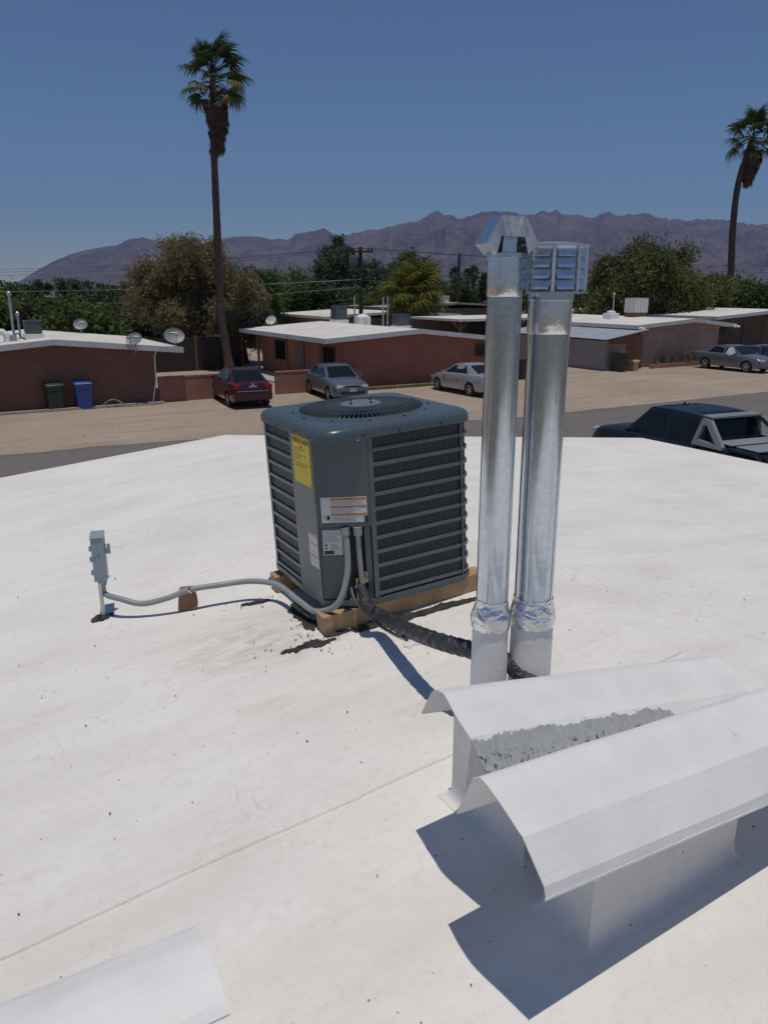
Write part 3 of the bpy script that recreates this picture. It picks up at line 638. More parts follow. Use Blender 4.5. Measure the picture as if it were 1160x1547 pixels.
for k in range(4):
    a = R(20 + 90 * k); part('bolt', M_BLACK, hub, lambda b: b.lathe([(0.007, 0.868), (0.007, 0.878), (0.004, 0.882), (0.004, 0.885)], 8, (0.068 * math.cos(a), 0.068 * math.sin(a), 0)))
for k in range(12):
    a = 2 * math.pi * (k + 0.3) / 12
    part('screw', M_BLACK, cover, lambda b: b.lathe([(0.006, 0.844), (0.006, 0.8485), (0.003, 0.850)], 8, (0.327 * math.cos(a), 0.327 * math.sin(a), 0)))
for x_, sd_ in ((-0.30, 0), (-0.20, 0), (-0.02, 0), (0.2, 0), (-0.26, 1), (-0.10, 1), (0.12, 1)):
    c_ = (x_, -hO, 0.803) if sd_ == 0 else (-hO, x_, 0.803)
    rt = Matrix.Rotation(R(90), 3, 'X') if sd_ == 0 else Matrix.Rotation(R(-90), 3, 'Y')
    if abs(x_) < 0.27: part('screw', M_BLACK, cover, lambda b: b.lathe([(0.0055, 0), (0.0055, 0.002), (0.002, 0.004)], 8, c_, rt))
# labels: flat plates with print
M_YEL = mat('yellow_label', (0.80, 0.60, 0.025), (0.74, 0.55, 0.03), rough=0.5, scale=6)
M_LAB = mat('white_label', (0.66, 0.66, 0.64), (0.60, 0.60, 0.58), rough=0.5, scale=8)
M_INK = mat('label_ink', (0.03, 0.03, 0.03), rough=0.6); M_INKG = mat('label_ink_grey', (0.20, 0.20, 0.20), rough=0.6)
M_ORA = mat('label_orange', (0.55, 0.17, 0.03), rough=0.5); M_REDL = mat('label_red', (0.50, 0.08, 0.07), rough=0.5)
def label(name, desc, wd, ht, m, loc, rotm, prints):
    o = part(name, m, ac, lambda b: b.box((0, 0, 0), (wd, ht, 0.0012))); o['label'] = desc
    o.matrix_local = Matrix.Translation(loc) @ rotm.to_4x4()
    for nm, pm, rects in prints:
        pb = MB()
        for x, y, a, h_ in rects: pb.box((x, y, 0.0009), (a, h_, 0.0006))
        pb.build(nm, pm, o)['kind'] = 'stuff'
    return o
def lines(x0, x1, y0, y1, n, h_=0.0016, jit=0.35):
    out = []
    for i in range(n):
        y = y0 + (y1 - y0) * (i + 0.5) / n; x = x0
        e = x1 - random.random() * jit * (x1 - x0)
        while x < e - 0.003:
            l_ = min(e - x, random.uniform(0.004, 0.014)); out.append((x + l_ / 2, y, l_ * 0.86, h_)); x += l_
    return out
# frames: sx along the panel, sy up, sz outward
def basis(xa, n): n = n.normalized(); xa = xa.normalized(); y = n.cross(xa); return Matrix((xa, y, n)).transposed()
RL = basis(Vector((0, -1, 0)), Vector((-1, 0, 0))); RC = basis(cd, cn)
yl = label('energy_label', 'tall yellow paper label with black heading and fine print', 0.190, 0.220, M_YEL, (-Hh - 0.0064, -0.150, 0.676), RL,
           [('print', M_INK, lines(-0.08, 0.07, 0.035, 0.058, 2, 0.002, .5) + lines(-0.08, 0.07, 0.0, 0.03, 3, 0.0018, .5) + [(0, -0.012, 0.184, 0.0018)] + lines(-0.08, 0.085, -0.034, -0.018, 2, 0.0016, .3)),
            ('print', M_INK, [(0.0, 0.066, 0.008, 0.012), (0.0, 0.060, 0.022, 0.005), (0.08, -0.10, 0.008, 0.010)])])
tm = text_mesh('heading', 'ENERGYGUIDE', 0.034, M_INK, sx=0.80); o = ob('heading', tm, yl, (0, 0.090, 0.0012))
wlab = label('warning_label', 'white warning sticker with three orange bars', 0.205, 0.118, M_LAB, onch(cw / 2 + 0.006, 0.470, 0.0068), RC,
             [('print', M_ORA, [(0.02, 0.050, 0.160, 0.010), (0.02, 0.014, 0.160, 0.009), (0.02, -0.022, 0.160, 0.009)]),
              ('print', M_INKG, lines(-0.058, 0.098, 0.022, 0.044, 4, 0.0018, .25) + lines(-0.058, 0.098, -0.015, 0.008, 4, 0.0018, .4) + lines(-0.058, 0.098, -0.055, -0.03, 4, 0.0018, .3)),
              ('print', M_INK, [(-0.072, -0.036, 0.010, 0.022), (-0.072, -0.036, 0.014, 0.012), (0.02, 0.050, 0.005, 0.006), (0.02, 0.014, 0.005, 0.006), (0.02, -0.022, 0.005, 0.006)])])
ob('print', text_mesh('print', '2', 0.020, M_INK), wlab, (-0.088, -0.034, 0.0012))
label('rating_plate', 'white printed rating plate with black block', 0.088, 0.118, M_LAB, onch(0.058, 0.312, -0.0062), RC,
      [('print', M_INKG, lines(-0.04, 0.04, 0.0, 0.055, 8, 0.002, .3) + lines(-0.012, 0.04, -0.035, -0.004, 4, 0.002, .5)), ('print', M_INK, [(-0.018, -0.047, 0.044, 0.017), (-0.03, -0.012, 0.010, 0.010), (-0.03, -0.028, 0.009, 0.008)])])
label('side_label', 'narrow white side sticker with red bars', 0.098, 0.165, M_LAB, (-Hh - 0.0064, -0.208, 0.265), RL,
      [('print', M_ORA, [(0, 0.073, 0.092, 0.006), (0, 0.030, 0.092, 0.005)]), ('print', M_REDL, [(0, -0.03, 0.092, 0.005)])])
# timber sleepers lying on the roof
for k, (yy, xa, xb) in enumerate(((-0.315, -0.425, 0.45), (0.27, -0.42, 0.46))):
    p0 = F(AC_U, AC_V) ; rot = Matrix.Rotation(RZ + AC_YAW, 3, 'Z')
    cpt = p0 + rot @ Vector(((xa + xb) / 2, yy, 0)); uu = cpt.dot(UX)
    bb = MB(); bb.box((0, 0, 0), (xb - xa, 0.089, 0.088))
    lab_ = 'raw timber sleeper under the labelled front edge of the condenser' if k == 0 else 'raw timber sleeper under the back edge of the condenser'
    o = bb.build('timber_sleeper', M_WOOD, loc=(cpt.x, cpt.y, roofz(uu) + 0.049), bevel=0.004)
    o.rotation_euler = (Matrix.Rotation(RZ, 3, 'Z') @ Matrix.Rotation(-math.atan(SL), 3, 'Y') @ Matrix.Rotation(AC_YAW - R(3), 3, 'Z')).to_euler(); tag(o, lab_, 'timber', 'timber sleepers under the condenser')
# ------------------------------------------------------------------ disconnect switch on its post
du, dv = 0.586, 3.86; dz = roofz(du)
dis = thing('disconnect_switch', 'grey electrical disconnect box on a short metal post standing on the roof', 'switch box', F(du, dv, dz), (0, 0, R(17)))
part('post', M_GALV2, dis, lambda b: b.tube([(0.0, 0, -0.01), (-0.002, 0, 0.19)], 0.0105, 14), smooth=40)
part('post_foot', M_BLACK, dis, lambda b: b.lathe([(0.030, -0.008), (0.028, 0.008), (0.013, 0.016)], 16), smooth=40)
bx = part('enclosure', M_GREYBOX, dis, lambda b: b.box((0.006, 0.045, 0.312), (0.062, 0.125, 0.225)), bevel=0.004)
part('enclosure_lid', M_GREYBOX, dis, lambda b: b.box((0.006, 0.045, 0.4275), (0.068, 0.132, 0.006)), bevel=0.002)
for z_ in (0.375, 0.32, 0.25): part('hinge_knuckle', M_GREYBOX, bx, lambda b: b.tube([(-0.029, -0.012, z_ - 0.012), (-0.029, -0.012, z_ + 0.012)], 0.007, 10), smooth=40)
part('handle', M_GREYBOX, bx, lambda b: (b.tube([(0.036, 0.03, 0.355), (0.05, 0.03, 0.355)], 0.024, 18), b.box((0.055, 0.03, 0.355), (0.014, 0.014, 0.05))), smooth=40)
part('knockout', M_GREYBOX, bx, lambda b: b.tube([(0.006, -0.0175, 0.235), (0.006, -0.0195, 0.235)], 0.015, 20), smooth=40)
part('conduit_hub', M_GREYBOX, dis, lambda b: b.lathe([(0.021, 0.175), (0.021, 0.200), (0.024, 0.2005)], 20, (0.010, 0.01, 0)), smooth=40)
part('hasp', M_BLACK, bx, lambda b: b.tube([(0.038, -0.008, 0.222), (0.046, -0.008, 0.226), (0.046, -0.008, 0.216), (0.038, -0.008, 0.218)], 0.0025, 6))
for x_, z_ in ((-0.010, 0.33), (0.002, 0.334), (0.012, 0.33), (0.008, 0.345), (-0.012, 0.316)): part('print', M_INK, bx, lambda b: b.box((x_, -0.018, z_), (0.005, 0.001, 0.004)))
# ------------------------------------------------------------------ flexible conduit, its block, the line set
def acp(v): return ACM @ v
cp = [acp(onch(0.118, 0.372, 0.006)), acp(onch(0.124, 0.30, 0.020)), acp(onch(0.118, 0.17, 0.040)), acp(onch(0.07, 0.045, 0.068)), RP(478, 924, 0.075), RP(452, 908, 0.085), RP(420, 884, 0.100), RP(380, 878, 0.110), RP(330, 884, 0.112), RP(287, 891, 0.116), RP(252, 904, 0.090), RP(215, 912, 0.075), RP(183, 905, 0.105)]
end = F(du, dv, dz) + Matrix.Rotation(R(17), 3, 'Z') @ Vector((0.010, 0.01, 0.180)); cp += [end + Vector((0.008, -0.002, -0.055)), end]
sp = catmull(cp, 14); bb = MB(); bb.tube(sp, [0.0145 + 0.0006 * math.sin(i * 2.6) for i in range(len(sp))], 14)
o = bb.build('flexible_conduit', M_GREYPVC, smooth=50); tag(o, 'grey flexible conduit snaking from the condenser over a wood block to the switch box', 'conduit')
part('fitting', M_GREYPVC, o, lambda b: b.tube([acp(onch(0.118, 0.388, 0.004)), acp(onch(0.119, 0.352, 0.008))], 0.021, 16), smooth=40)
bp = RP(285, 918, 0.0); bu_ = bp.dot(UX)
o = MB().add([Vector(q) for q in ((-.048, -.045, -.004), (.045, -.05, 0.0), (.048, .04, .004), (-.045, .045, 0), (-.040, -.036, .088), (.022, -.040, .092), (.036, .036, .096), (-.038, .038, .094), (.052, -.045, .06))],
             [(3, 2, 1, 0), (4, 5, 6, 7), (0, 1, 8, 5, 4), (1, 2, 6, 8), (8, 6, 5), (2, 3, 7, 6), (3, 0, 4, 7)]).build('wood_block', M_WOODD, loc=(bp.x, bp.y, roofz(bu_) + 0.010), rot=(0, 0, R(10)), bevel=0.003)
tag(o, 'chipped brown wood block holding up the grey conduit', 'wood block')
bz = RP(287, 891, 0.116)
o = MB(); o.tube([bz + Vector((-0.004, 0.001, 0)), bz + Vector((0.008, -0.001, 0))], 0.0175, 14); o = o.build('conduit_strap', M_GALV, bpy.data.objects['flexible_conduit'], smooth=40)
# second grey conduit, dropping from the cover into the wrapped lines
q = [acp(onch(0.175, 0.372, 0.004)), acp(onch(0.176, 0.25, 0.006)), acp(onch(0.182, 0.12, 0.012)), acp(onch(0.190, 0.05, 0.03))]
bb = MB(); bb.tube(catmull(q, 8), 0.0125, 12); o = bb.build('control_conduit', M_GREYPVC, smooth=50); tag(o, 'thin grey conduit dropping straight down from the control cover', 'conduit')
part('fitting', M_GREYPVC, o, lambda b: b.tube([acp(onch(0.175, 0.388, 0.004)), acp(onch(0.175, 0.350, 0.005))], 0.020, 16), smooth=40)
lp = [acp(onch(0.175, 0.105, 0.015)), acp(onch(0.190, 0.075, 0.05)), acp(onch(0.205, 0.045, 0.11)), F(1.585, 2.78, 3.195), F(1.545, 2.55, 3.245), F(1.505, 2.32, 3.305), F(1.49, 2.12, 3.355), F(1.525, 1.985, 3.372), F(1.585, 1.90, 3.355), F(1.635, 1.765, 3.28), F(1.645, 1.70, 3.17), F(1.645, 1.69, 3.06)]
sp = catmull(lp, 14); nn_ = len(sp); bb = MB()
bb.tube(sp, [(0.020 + 0.011 * min(1, i / (nn_ * 0.3))) * (1 + 0.025 * (1 if (i % 5) < 3 else -1) + 0.07 * noise.noise((i * 0.45, 2, 0))) for i in range(nn_)], 18)
ls = bb.build('refrigerant_line', M_TAPE, smooth=35); tag(ls, 'black taped refrigerant line rising from the condenser and passing between the flues', 'pipe')
# spiral wrap of tape
tb = MB(); turns = 30; pr = None; rings = []
for i in range(turns * 9):
    f = i / (turns * 9 - 1) * (nn_ * 0.80); k = int(f); c_ = sp[k].lerp(sp[min(k + 1, nn_ - 1)], f - k); tdir = (sp[min(k + 1, nn_ - 1)] - sp[max(k - 1, 0)]).normalized()
    if pr is None: pr = tdir.orthogonal().normalized()
    pr = (pr - tdir * pr.dot(tdir)).normalized(); bt = tdir.cross(pr); a = i * 2 * math.pi / 9
    rr = (0.020 + 0.011 * min(1, f / (nn_ * 0.3))) * 1.04
    d_ = pr * math.cos(a) + bt * math.sin(a); c2_ = c_ + d_ * rr
    rings.append([c2_ - tdir * 0.006, c2_ - tdir * 0.003 + d_ * 0.0025, c2_ + tdir * 0.006])
tb.loft(rings, closed=False, cap=False); tb.build('tape_wrap', M_TAPE, ls, smooth=50)
q = [acp(onch(0.13, 0.10, 0.02)), acp(onch(0.15, 0.055, 0.06)), F(1.565, 2.80, 3.165), F(1.525, 2.58, 3.205), F(1.49, 2.40, 3.255)]
bb = MB(); bb.tube(catmull(q, 8), 0.0075, 10); bb.build('bare_copper_line', mat('tarnished_copper', (0.30, 0.24, 0.20), (0.2, 0.2, 0.2), rough=0.35, metal=0.8, scale=15), ls, smooth=50)
cu = 1.645; part('roof_jack', M_HOOD, ls, lambda b: b.lathe([(0.10, -0.012), (0.10, 0.006), (0.06, 0.02), (0.055, 0.12), (0.045, 0.125)], 24, F(cu, 1.70, roofz(cu))), smooth=40)

# ================================================================== houses across the street
def gable_house(name, label, u0, u1, v0, depth, uapex, zeave, zapex, ov_u, ov_v, mwall, zwall=None, ov_r=None, mroof=None):
    """gable end towards the street, ridge running away from it; local x = u, y = v"""
    t = thing(name, label, 'house', F(u0, v0, 0), (0, 0, RZ)); W_ = u1 - u0; ua = uapex - u0; ov_r = ov_r or ov_u
    sl_l = (zapex - zeave[0]) / (ua + ov_u); sl_r = (zapex - zeave[1]) / (W_ + ov_r - ua)
    zf = lambda x: zapex - (sl_l * (ua - x) if x < ua else sl_r * (x - ua))
    thick = 0.20
    wt = lambda x: zf(x) - thick + 0.005
    for y in (0.1, depth - 0.1):
        part('wall', mwall, t, lambda b: b.add([(x, y + e, z) for e in (-0.1, 0.1) for x, z in ((0, 0), (W_, 0), (W_, wt(W_)), (ua, wt(ua)), (0, wt(0)))],
             [(4, 3, 2, 1, 0), (5, 6, 7, 8, 9)] + [(k, (k + 1) % 5, (k + 1) % 5 + 5, k + 5) for k in range(5)]))
    for x in (0.1, W_ - 0.1):
        part('wall', mwall, t, lambda b: b.box((x, depth / 2, wt(x) / 2), (0.2, depth - 0.404, wt(x))))
    b = MB(); xs = [-ov_u, ua, W_ + ov_r]
    sec = [(x, zf(x)) for x in xs] + [(x, zf(x) - thick) for x in xs[::-1]]
    b.loft([[(x, -ov_v, z) for x, z in sec], [(x, depth + ov_v, z) for x, z in sec]]); rf = b.build('roof', mroof or M_WROOF, t)
    for (xa, xb) in ((xs[0], xs[1]), (xs[1], xs[2])):
        part('fascia', M_FASCIA, rf, lambda b: b.add([(x, -ov_v - e, zf(x) + dz) for e in (0.003, 0.035) for x, dz in ((xa, 0.012), (xb, 0.012), (xb, -thick - 0.01), (xa, -thick - 0.01))],
             [(0, 3, 2, 1), (4, 5, 6, 7), (0, 1, 5, 4), (1, 2, 6, 5), (2, 3, 7, 6), (3, 0, 4, 7)]))
    for x, sg in ((xs[0], -1), (xs[2], 1)):
        part('fascia', M_FASCIA, rf, lambda b: b.box((x + sg * 0.019, depth / 2, zf(x) - thick / 2), (0.032, depth + 2 * ov_v + 0.07, thick + 0.02)))
    return t, rf, zf
HL, rfL, zL = gable_house('brick_house', 'dark brown brick house with two satellite dishes on its white roof edge', 0.35, 8.05, 33.0, 8.2, 4.20, (2.30, 2.24), 2.72, 1.0, 0.45, M_BRICKD, ov_r=1.10)
HM, rfM, zM = gable_house('brick_house', 'red brick house behind the blue grey and silver cars', 16.9, 25.6, 33.0, 10.5, 20.9, (2.38, 2.10), 2.70, 1.15, 0.40, M_BRICK, ov_r=0.9)
HRr, rfR, zR_ = gable_house('brick_house', 'burnt adobe brick house with a lean-to and a rooftop cooler', 37.0, 44.2, 33.5, 14.0, 41.5, (2.50, 2.40), 2.80, 0.55, 0.30, M_BRICKB, ov_r=1.25)
# openings: porch side of the middle house (faces left), window and door
def window(t, x, y, z, wd, ht, axis, name='window'):
    f = part(name, M_BROWNWOOD, t, lambda b: b.box((x, y, z), (0.05, wd + 0.1, ht + 0.1) if axis == 'x' else (wd + 0.1, 0.05, ht + 0.1)))
    sg = -0.028
    part('pane', M_GLASS if name == 'window' else M_DARKWALL, f, lambda b: b.box((x + (sg if axis == 'x' else 0), y + (sg if axis == 'y' else 0), z), (0.012, wd, ht) if axis == 'x' else (wd, 0.012, ht)))
    return f
window(HM, -0.026, 1.6, 1.35, 1.2, 1.0, 'x'); window(HM, -0.026, 5.0, 1.05, 0.95, 2.05, 'x', 'door'); window(HM, -0.026, 7.6, 1.35, 1.5, 1.0, 'x')
window(HM, 8.05, -0.026, 1.55, 0.9, 0.6, 'y')
part('downspout', M_WHITE, HL, lambda b: b.tube([(7.70, -0.40, 2.10), (7.72, -0.06, 1.9), (7.70, -0.05, 0.9), (7.52, -0.05, 0.06)], 0.03, 8), smooth=40)
hs = MB(); hs.tube(catmull([F(5.7, 32.55, 0.05), F(6.0, 32.3, 0.3), F(6.3, 32.35, 0.28), F(6.7, 32.2, 0.03), F(7.2, 32.35, 0.03), F(7.6, 32.2, 0.03), F(8.0, 32.3, 0.03)], 8), 0.022, 6)
tag(hs.build('garden_hose', mat('tan_hose', (0.33, 0.26, 0.18), rough=0.6), smooth=50), 'tan garden hose looped on the kerb beside the blue bin', 'hose')
window(HL, 7.726, 2.2, 1.35, 1.2, 1.0, 'x')
for y_ in (0.6, 4.6, 8.6): part('porch_post', M_BROWNWOOD, HM, lambda b: b.box((-0.95, y_, 1.08), (0.11, 0.11, 2.15)))
part('porch_slab', M_CONC, HM, lambda b: b.box((-1.0, 5.0, 0.03), (1.9, 9.4, 0.10)), bevel=0.01)
# dark fence added as a stand-in for the shade between the two houses
def boxthing(name, label, cat, u, v, du_, dv_, z0, z1, m, group=None, yaw=0.0):
    t = thing(name, label, cat, F(u, v, z0), (0, 0, RZ + yaw), group); return t
gw = thing('shade_fill_fence', 'dark fence added to fill in the shade between the brown and red brick houses', 'fence', F(12.0, 45.0, 0), (0, 0, RZ))
part('boards', M_POLE, gw, lambda b: b.box((0, 0, 0.95), (8.6, 0.06, 1.9)))  # dark board tone paints the shade of the gap
for x_ in (-4.2, -1.4, 1.4, 4.2): part('post', M_BROWNWOOD, gw, lambda b: b.box((x_, -0.08, 1.0), (0.1, 0.1, 2.0)))
# ------------------------------------------------------------------ garden walls in brick with a cap course
def gwall(label, u0, u1, v, h, step=None, cat='wall'):
    t = thing('garden_wall', label, cat, F(u0, v, 0), (0, 0, RZ)); w_ = u1 - u0
    part('brick_face', M_BRICKW, t, lambda b: b.box((w_ / 2, 0, h / 2 - 0.02), (w_, 0.2, h - 0.04)))
    cm = MB(); cm.box((0, 0, 0), (0.285, 0.23, 0.075)); me = cm.mesh('cap_brick', M_BRICKW, bevel=0.006)
    n = int(w_ / 0.3)
    for k in range(n): ob('cap_brick', me, t, ((k + 0.5) * w_ / n, 0, h - 0.002 + random.uniform(-.004, .004)), (0, 0, random.uniform(-.01, .01)))
    return t
gwall('low brick garden wall joining the end of the brown brick house', 8.15, 12.15, 33.0, 1.02)
gwall('low brick garden wall behind the blue grey sedan', 13.35, 17.45, 32.9, 0.98)
gwall('low brick garden wall with blue bin in front of the porch of the far right house', 46.5, 56.0, 33.2, 0.95)
# ------------------------------------------------------------------ planting beds and kerbs at the house fronts
def kerb(label, u0, u1, v, h=0.14, m=None):
    o = MB(); n = max(2, int((u1 - u0) / 0.6))
    o.loft([[(x, -0.07 + 0.015 * noise.noise((x, 1, 0)), 0), (x, -0.07 + 0.015 * noise.noise((x, 1, 0)), h + 0.012 * noise.noise((x * 1.4, 5, 0))), (x, 0.07, h), (x, 0.07, 0)] for x in np.linspace(0, u1 - u0, n)])
    o = o.build('bed_kerb', m or M_CONC, loc=F(u0, v, 0), rot=(0, 0, RZ)); return tag(o, label, 'kerb')
kerb('pale concrete bed kerb along the foot of the brown brick house', -8.0, 8.2, 32.45, 0.10)
kerb('concrete bed kerb along the foot of the red brick house', 17.6, 25.5, 32.2, 0.12, mat('ochre_kerb', (0.42, 0.31, 0.20), (0.34, 0.25, 0.16), rough=0.9, scale=3))
kerb('brick bed kerb with agaves before the burnt adobe house', 37.1, 43.2, 32.6, 0.24, M_BRICKW)
# straw and weeds in the bed of the middle house
gv = []; gf = []
for k in range(2600):
    x = random.uniform(17.7, 25.4); y = random.uniform(31.95, 32.9); h_ = random.uniform(0.05, 0.2); a = random.uniform(0, 6.28); d = Vector((math.cos(a), math.sin(a), 0)) * 0.025
    c = Vector((x, y, 0)); i = len(gv); gv += [c - d, c + d, c + Vector((random.uniform(-.1, .1), random.uniform(-.1, .1), h_))]; gf.append((i, i + 1, i + 2))
o = MB().add(gv, gf).build('dry_weeds', M_GRASS, rot=(0, 0, RZ)); o['kind'] = 'stuff'; tag(o, 'dry straw weeds along the foot of the red brick house', 'weeds')
# ------------------------------------------------------------------ lean-to shed by the right house
sh = thing('lean_to_shed', 'grey lean-to shed with pale sheet metal roof panels and plywood front', 'shed', F(33.75, 33.0, 0), (0, 0, RZ))
part('wall', M_GREYWALL, sh, lambda b: b.box((0.1, 4.5, 0.85), (0.2, 9.0, 1.7)))
part('wall', M_BRICKB, sh, lambda b: b.box((0.85, 0.12, 0.72), (1.6, 0.2, 1.44)))
part('plywood_panel', M_BROWNWOOD, sh, lambda b: b.add([(x, 0.06 + e, z) for e in (-0.03, 0.03) for x, z in ((0.05, 1.445), (1.66, 1.445), (1.66, 1.75), (3.1, 2.20), (3.1, 2.22), (0.05, 1.70))], [(5, 4, 3, 2, 1, 0), (6, 7, 8, 9, 10, 11)] + [(k, (k + 1) % 6, (k + 1) % 6 + 6, k + 6) for k in range(6)]))
part('door', M_BROWNWOOD, sh, lambda b: b.box((2.45, 0.16, 1.0), (1.45, 0.06, 2.0)))
part('header_board', mat('raw_board', (0.40, 0.24, 0.13), rough=0.8), sh, lambda b: b.box((0.85, -0.01, 1.47), (1.66, 0.05, 0.09)))
M_SHEET = mat('roof_sheet_metal', (0.50, 0.53, 0.55), (0.42, 0.45, 0.47), rough=0.45, metal=0.35, scale=1.5)
for k in range(6):
    part('roof_panel', M_SHEET, sh, lambda b: (b.slab([(-0.25, -0.3 + k * 1.55, 1.78 + 0.004 * k), (-0.25, 1.28 + k * 1.55, 1.78 + 0.004 * k), (3.15, 1.28 + k * 1.55, 2.27 + 0.004 * k), (3.15, -0.3 + k * 1.55, 2.27 + 0.004 * k)], -0.02)))
# far right house
FR, rfF, zF = gable_house('brick_house', 'house with dark open porch beside the silver coupe, past the burnt adobe house', 49.5, 60.0, 39.0, 10.0, 54, (2.75, 2.7), 3.15, 2.6, 3.2, M_DARKWALL)
window(FR, 2.0, -0.026, 1.4, 1.4, 1.1, 'y'); window(FR, 5.2, -0.026, 1.05, 0.95, 2.05, 'y', 'door')
for x_ in (-2.2, 3.2, 9.0): part('porch_post', M_BROWNWOOD, FR, lambda b: b.box((x_, -2.9, 1.25), (0.12, 0.12, 2.5)))
# buildings in the next street: tan roof, carports
def flat_block(name, label, cat, u, v, wd, dp, h, m, mr, ov=0.4, slope=0.05):
    t = thing(name, label, cat, F(u, v, 0), (0, 0, RZ))
    part('wall', m, t, lambda b: b.box((0, 0, h / 2), (wd, dp, h)))
    part('roof', mr, t, lambda b: b.add([(x, y, h + 0.004 + dz + (wd / 2 - abs(x)) * slope) for dz in (0, 0.2) for x, y in ((-wd / 2 - ov, -dp / 2 - ov), (0, -dp / 2 - ov), (wd / 2 + ov, -dp / 2 - ov), (wd / 2 + ov, dp / 2 + ov), (0, dp / 2 + ov), (-wd / 2 - ov, dp / 2 + ov))],
         [(5, 4, 1, 0), (4, 3, 2, 1), (6, 7, 10, 11), (7, 8, 9, 10)] + [(k, (k + 1) % 6, (k + 1) % 6 + 6, k + 6) for k in range(6)]))
    return t
flat_block('far_house', 'tan roofed building behind the leaning bare pole', 'house', 49, 74, 16, 9, 2.6, M_DARKWALL, M_TANROOF)
flat_block('far_house', 'white roofed house behind the fan palm crown', 'house', 33, 60, 12, 9, 2.35, M_DARKWALL, M_WROOF)
flat_block('far_house', 'pale roofed house glimpsed behind the tamarisk, left side', 'house', 0, 0, 4.5, 5, 2.5, M_DARKWALL, M_WROOF).location = HP(128, 72)
cpt = thing('carport', 'open carport with white roof on braced posts behind the red brick house', 'carport', F(35.0, 46.0, 0), (0, 0, RZ))
part('roof', M_WROOF, cpt, lambda b: b.box((0, 0, 2.58), (9.0, 6.0, 0.16)))
part('back_wall', M_DARKWALL, cpt, lambda b: b.box((0, 2.9, 1.24), (9.0, 0.15, 2.48)))
for x_ in (-4.2, -1.4, 1.4, 4.2):
    pp = part('post', M_BROWNWOOD, cpt, lambda b: b.box((x_, -2.8, 1.24), (0.12, 0.12, 2.48)))
    for s_ in (-1, 1): part('brace', M_BROWNWOOD, pp, lambda b: b.tube([(x_, -2.8, 1.9), (x_ + s_ * 0.6, -2.8, 2.46)], 0.04, 6))

# ------------------------------------------------------------------ bins
def bin_(label, u, v, m, lid_open=0.0, yaw=0.0, s=1.0):
    t = thing('wheeled_bin', label, 'bin', F(u, v, 0), (0, 0, RZ + yaw)); t.scale = (s, s, s)
    def rr(wd, dp, z, r=0.06):
        P = []
        for cx, cy, a0 in ((wd / 2 - r, -dp / 2 + r, -90), (wd / 2 - r, dp / 2 - r, 0), (-wd / 2 + r, dp / 2 - r, 90), (-wd / 2 + r, -dp / 2 + r, 180)):
            for k in range(4): a = R(a0 + 30 * k); P.append((cx + r * math.cos(a), cy + r * math.sin(a), z))
        return P
    b = MB(); b.loft([rr(0.52, 0.56, 0.03), rr(0.54, 0.58, 0.12), rr(0.62, 0.68, 0.90), rr(0.66, 0.72, 0.93), rr(0.66, 0.72, 0.98)]); b.build('body', m, t, smooth=40)
    b = MB(); b.loft([rr(0.69, 0.78, 0.985), rr(0.70, 0.79, 1.01), rr(0.64, 0.72, 1.05), rr(0.40, 0.45, 1.065)]); l_ = b.build('lid', m, t, smooth=40); l_.rotation_euler = (lid_open, 0, 0)
    part('handle', m, t, lambda b: b.tube([(-0.28, 0.40, 0.94), (-0.28, 0.47, 0.98), (0.28, 0.47, 0.98), (0.28, 0.40, 0.94)], 0.018, 8), smooth=40)
    for s_ in (-1, 1): part('wheel', M_RUBBER, t, lambda b: b.tube([(s_ * 0.25, 0.30, 0.125), (s_ * 0.31, 0.30, 0.125)], 0.125, 16), smooth=40)
    part('rib', m, t, lambda b: b.box((0, -0.345, 0.72), (0.40, 0.03, 0.05)), bevel=0.008)
    return t
bin_('dark green wheeled bin against the brown brick wall', 4.02, 32.75, mat('bin_green', (0.018, 0.045, 0.038), (0.022, 0.05, 0.042), rough=0.5), R(2), 0.1)
bin_('bright blue wheeled bin against the brown brick wall', 5.10, 32.65, mat('bin_blue', (0.035, 0.085, 0.33), (0.04, 0.10, 0.36), rough=0.5), 0, -0.08)
bin_('black wheeled bin beside a cardboard box at the shed', 34.35, 32.35, mat('bin_black', (0.03, 0.036, 0.042), (0.024, 0.03, 0.035), rough=0.55), 0, 0.15, 1.08)
bin_('black wheeled bin alone on the dirt between the red house and the shed', 27.0, 32.2, MATS['bin_black'], 0, -0.1, 1.05)
bin_('navy blue wheeled bin behind the silver grey coupe', 45.8, 31.9, mat('bin_navy', (0.02, 0.045, 0.13), (0.025, 0.055, 0.15), rough=0.5), 0, 0.3, 1.05)
bin_('second navy blue wheeled bin by the far garden wall', 47.0, 32.1, MATS['bin_navy'], 0, -0.2, 1.0)
cb = thing('cardboard_box', 'brown cardboard box beside the black bin at the shed', 'box', F(35.35, 32.3, 0), (0, 0, RZ + .2))
part('carton', mat('cardboard', (0.42, 0.29, 0.17), (0.36, 0.25, 0.15), rough=0.9), cb, lambda b: b.box((0, 0, 0.26), (0.5, 0.45, 0.52)), bevel=0.01)
for s_ in (-1, 1): part('flap', MATS['cardboard'], cb, lambda b: b.slab([(s_ * .25, -.22, .52), (s_ * .25, .22, .52), (s_ * .42, .22, .60), (s_ * .42, -.22, .60)], 0.006))

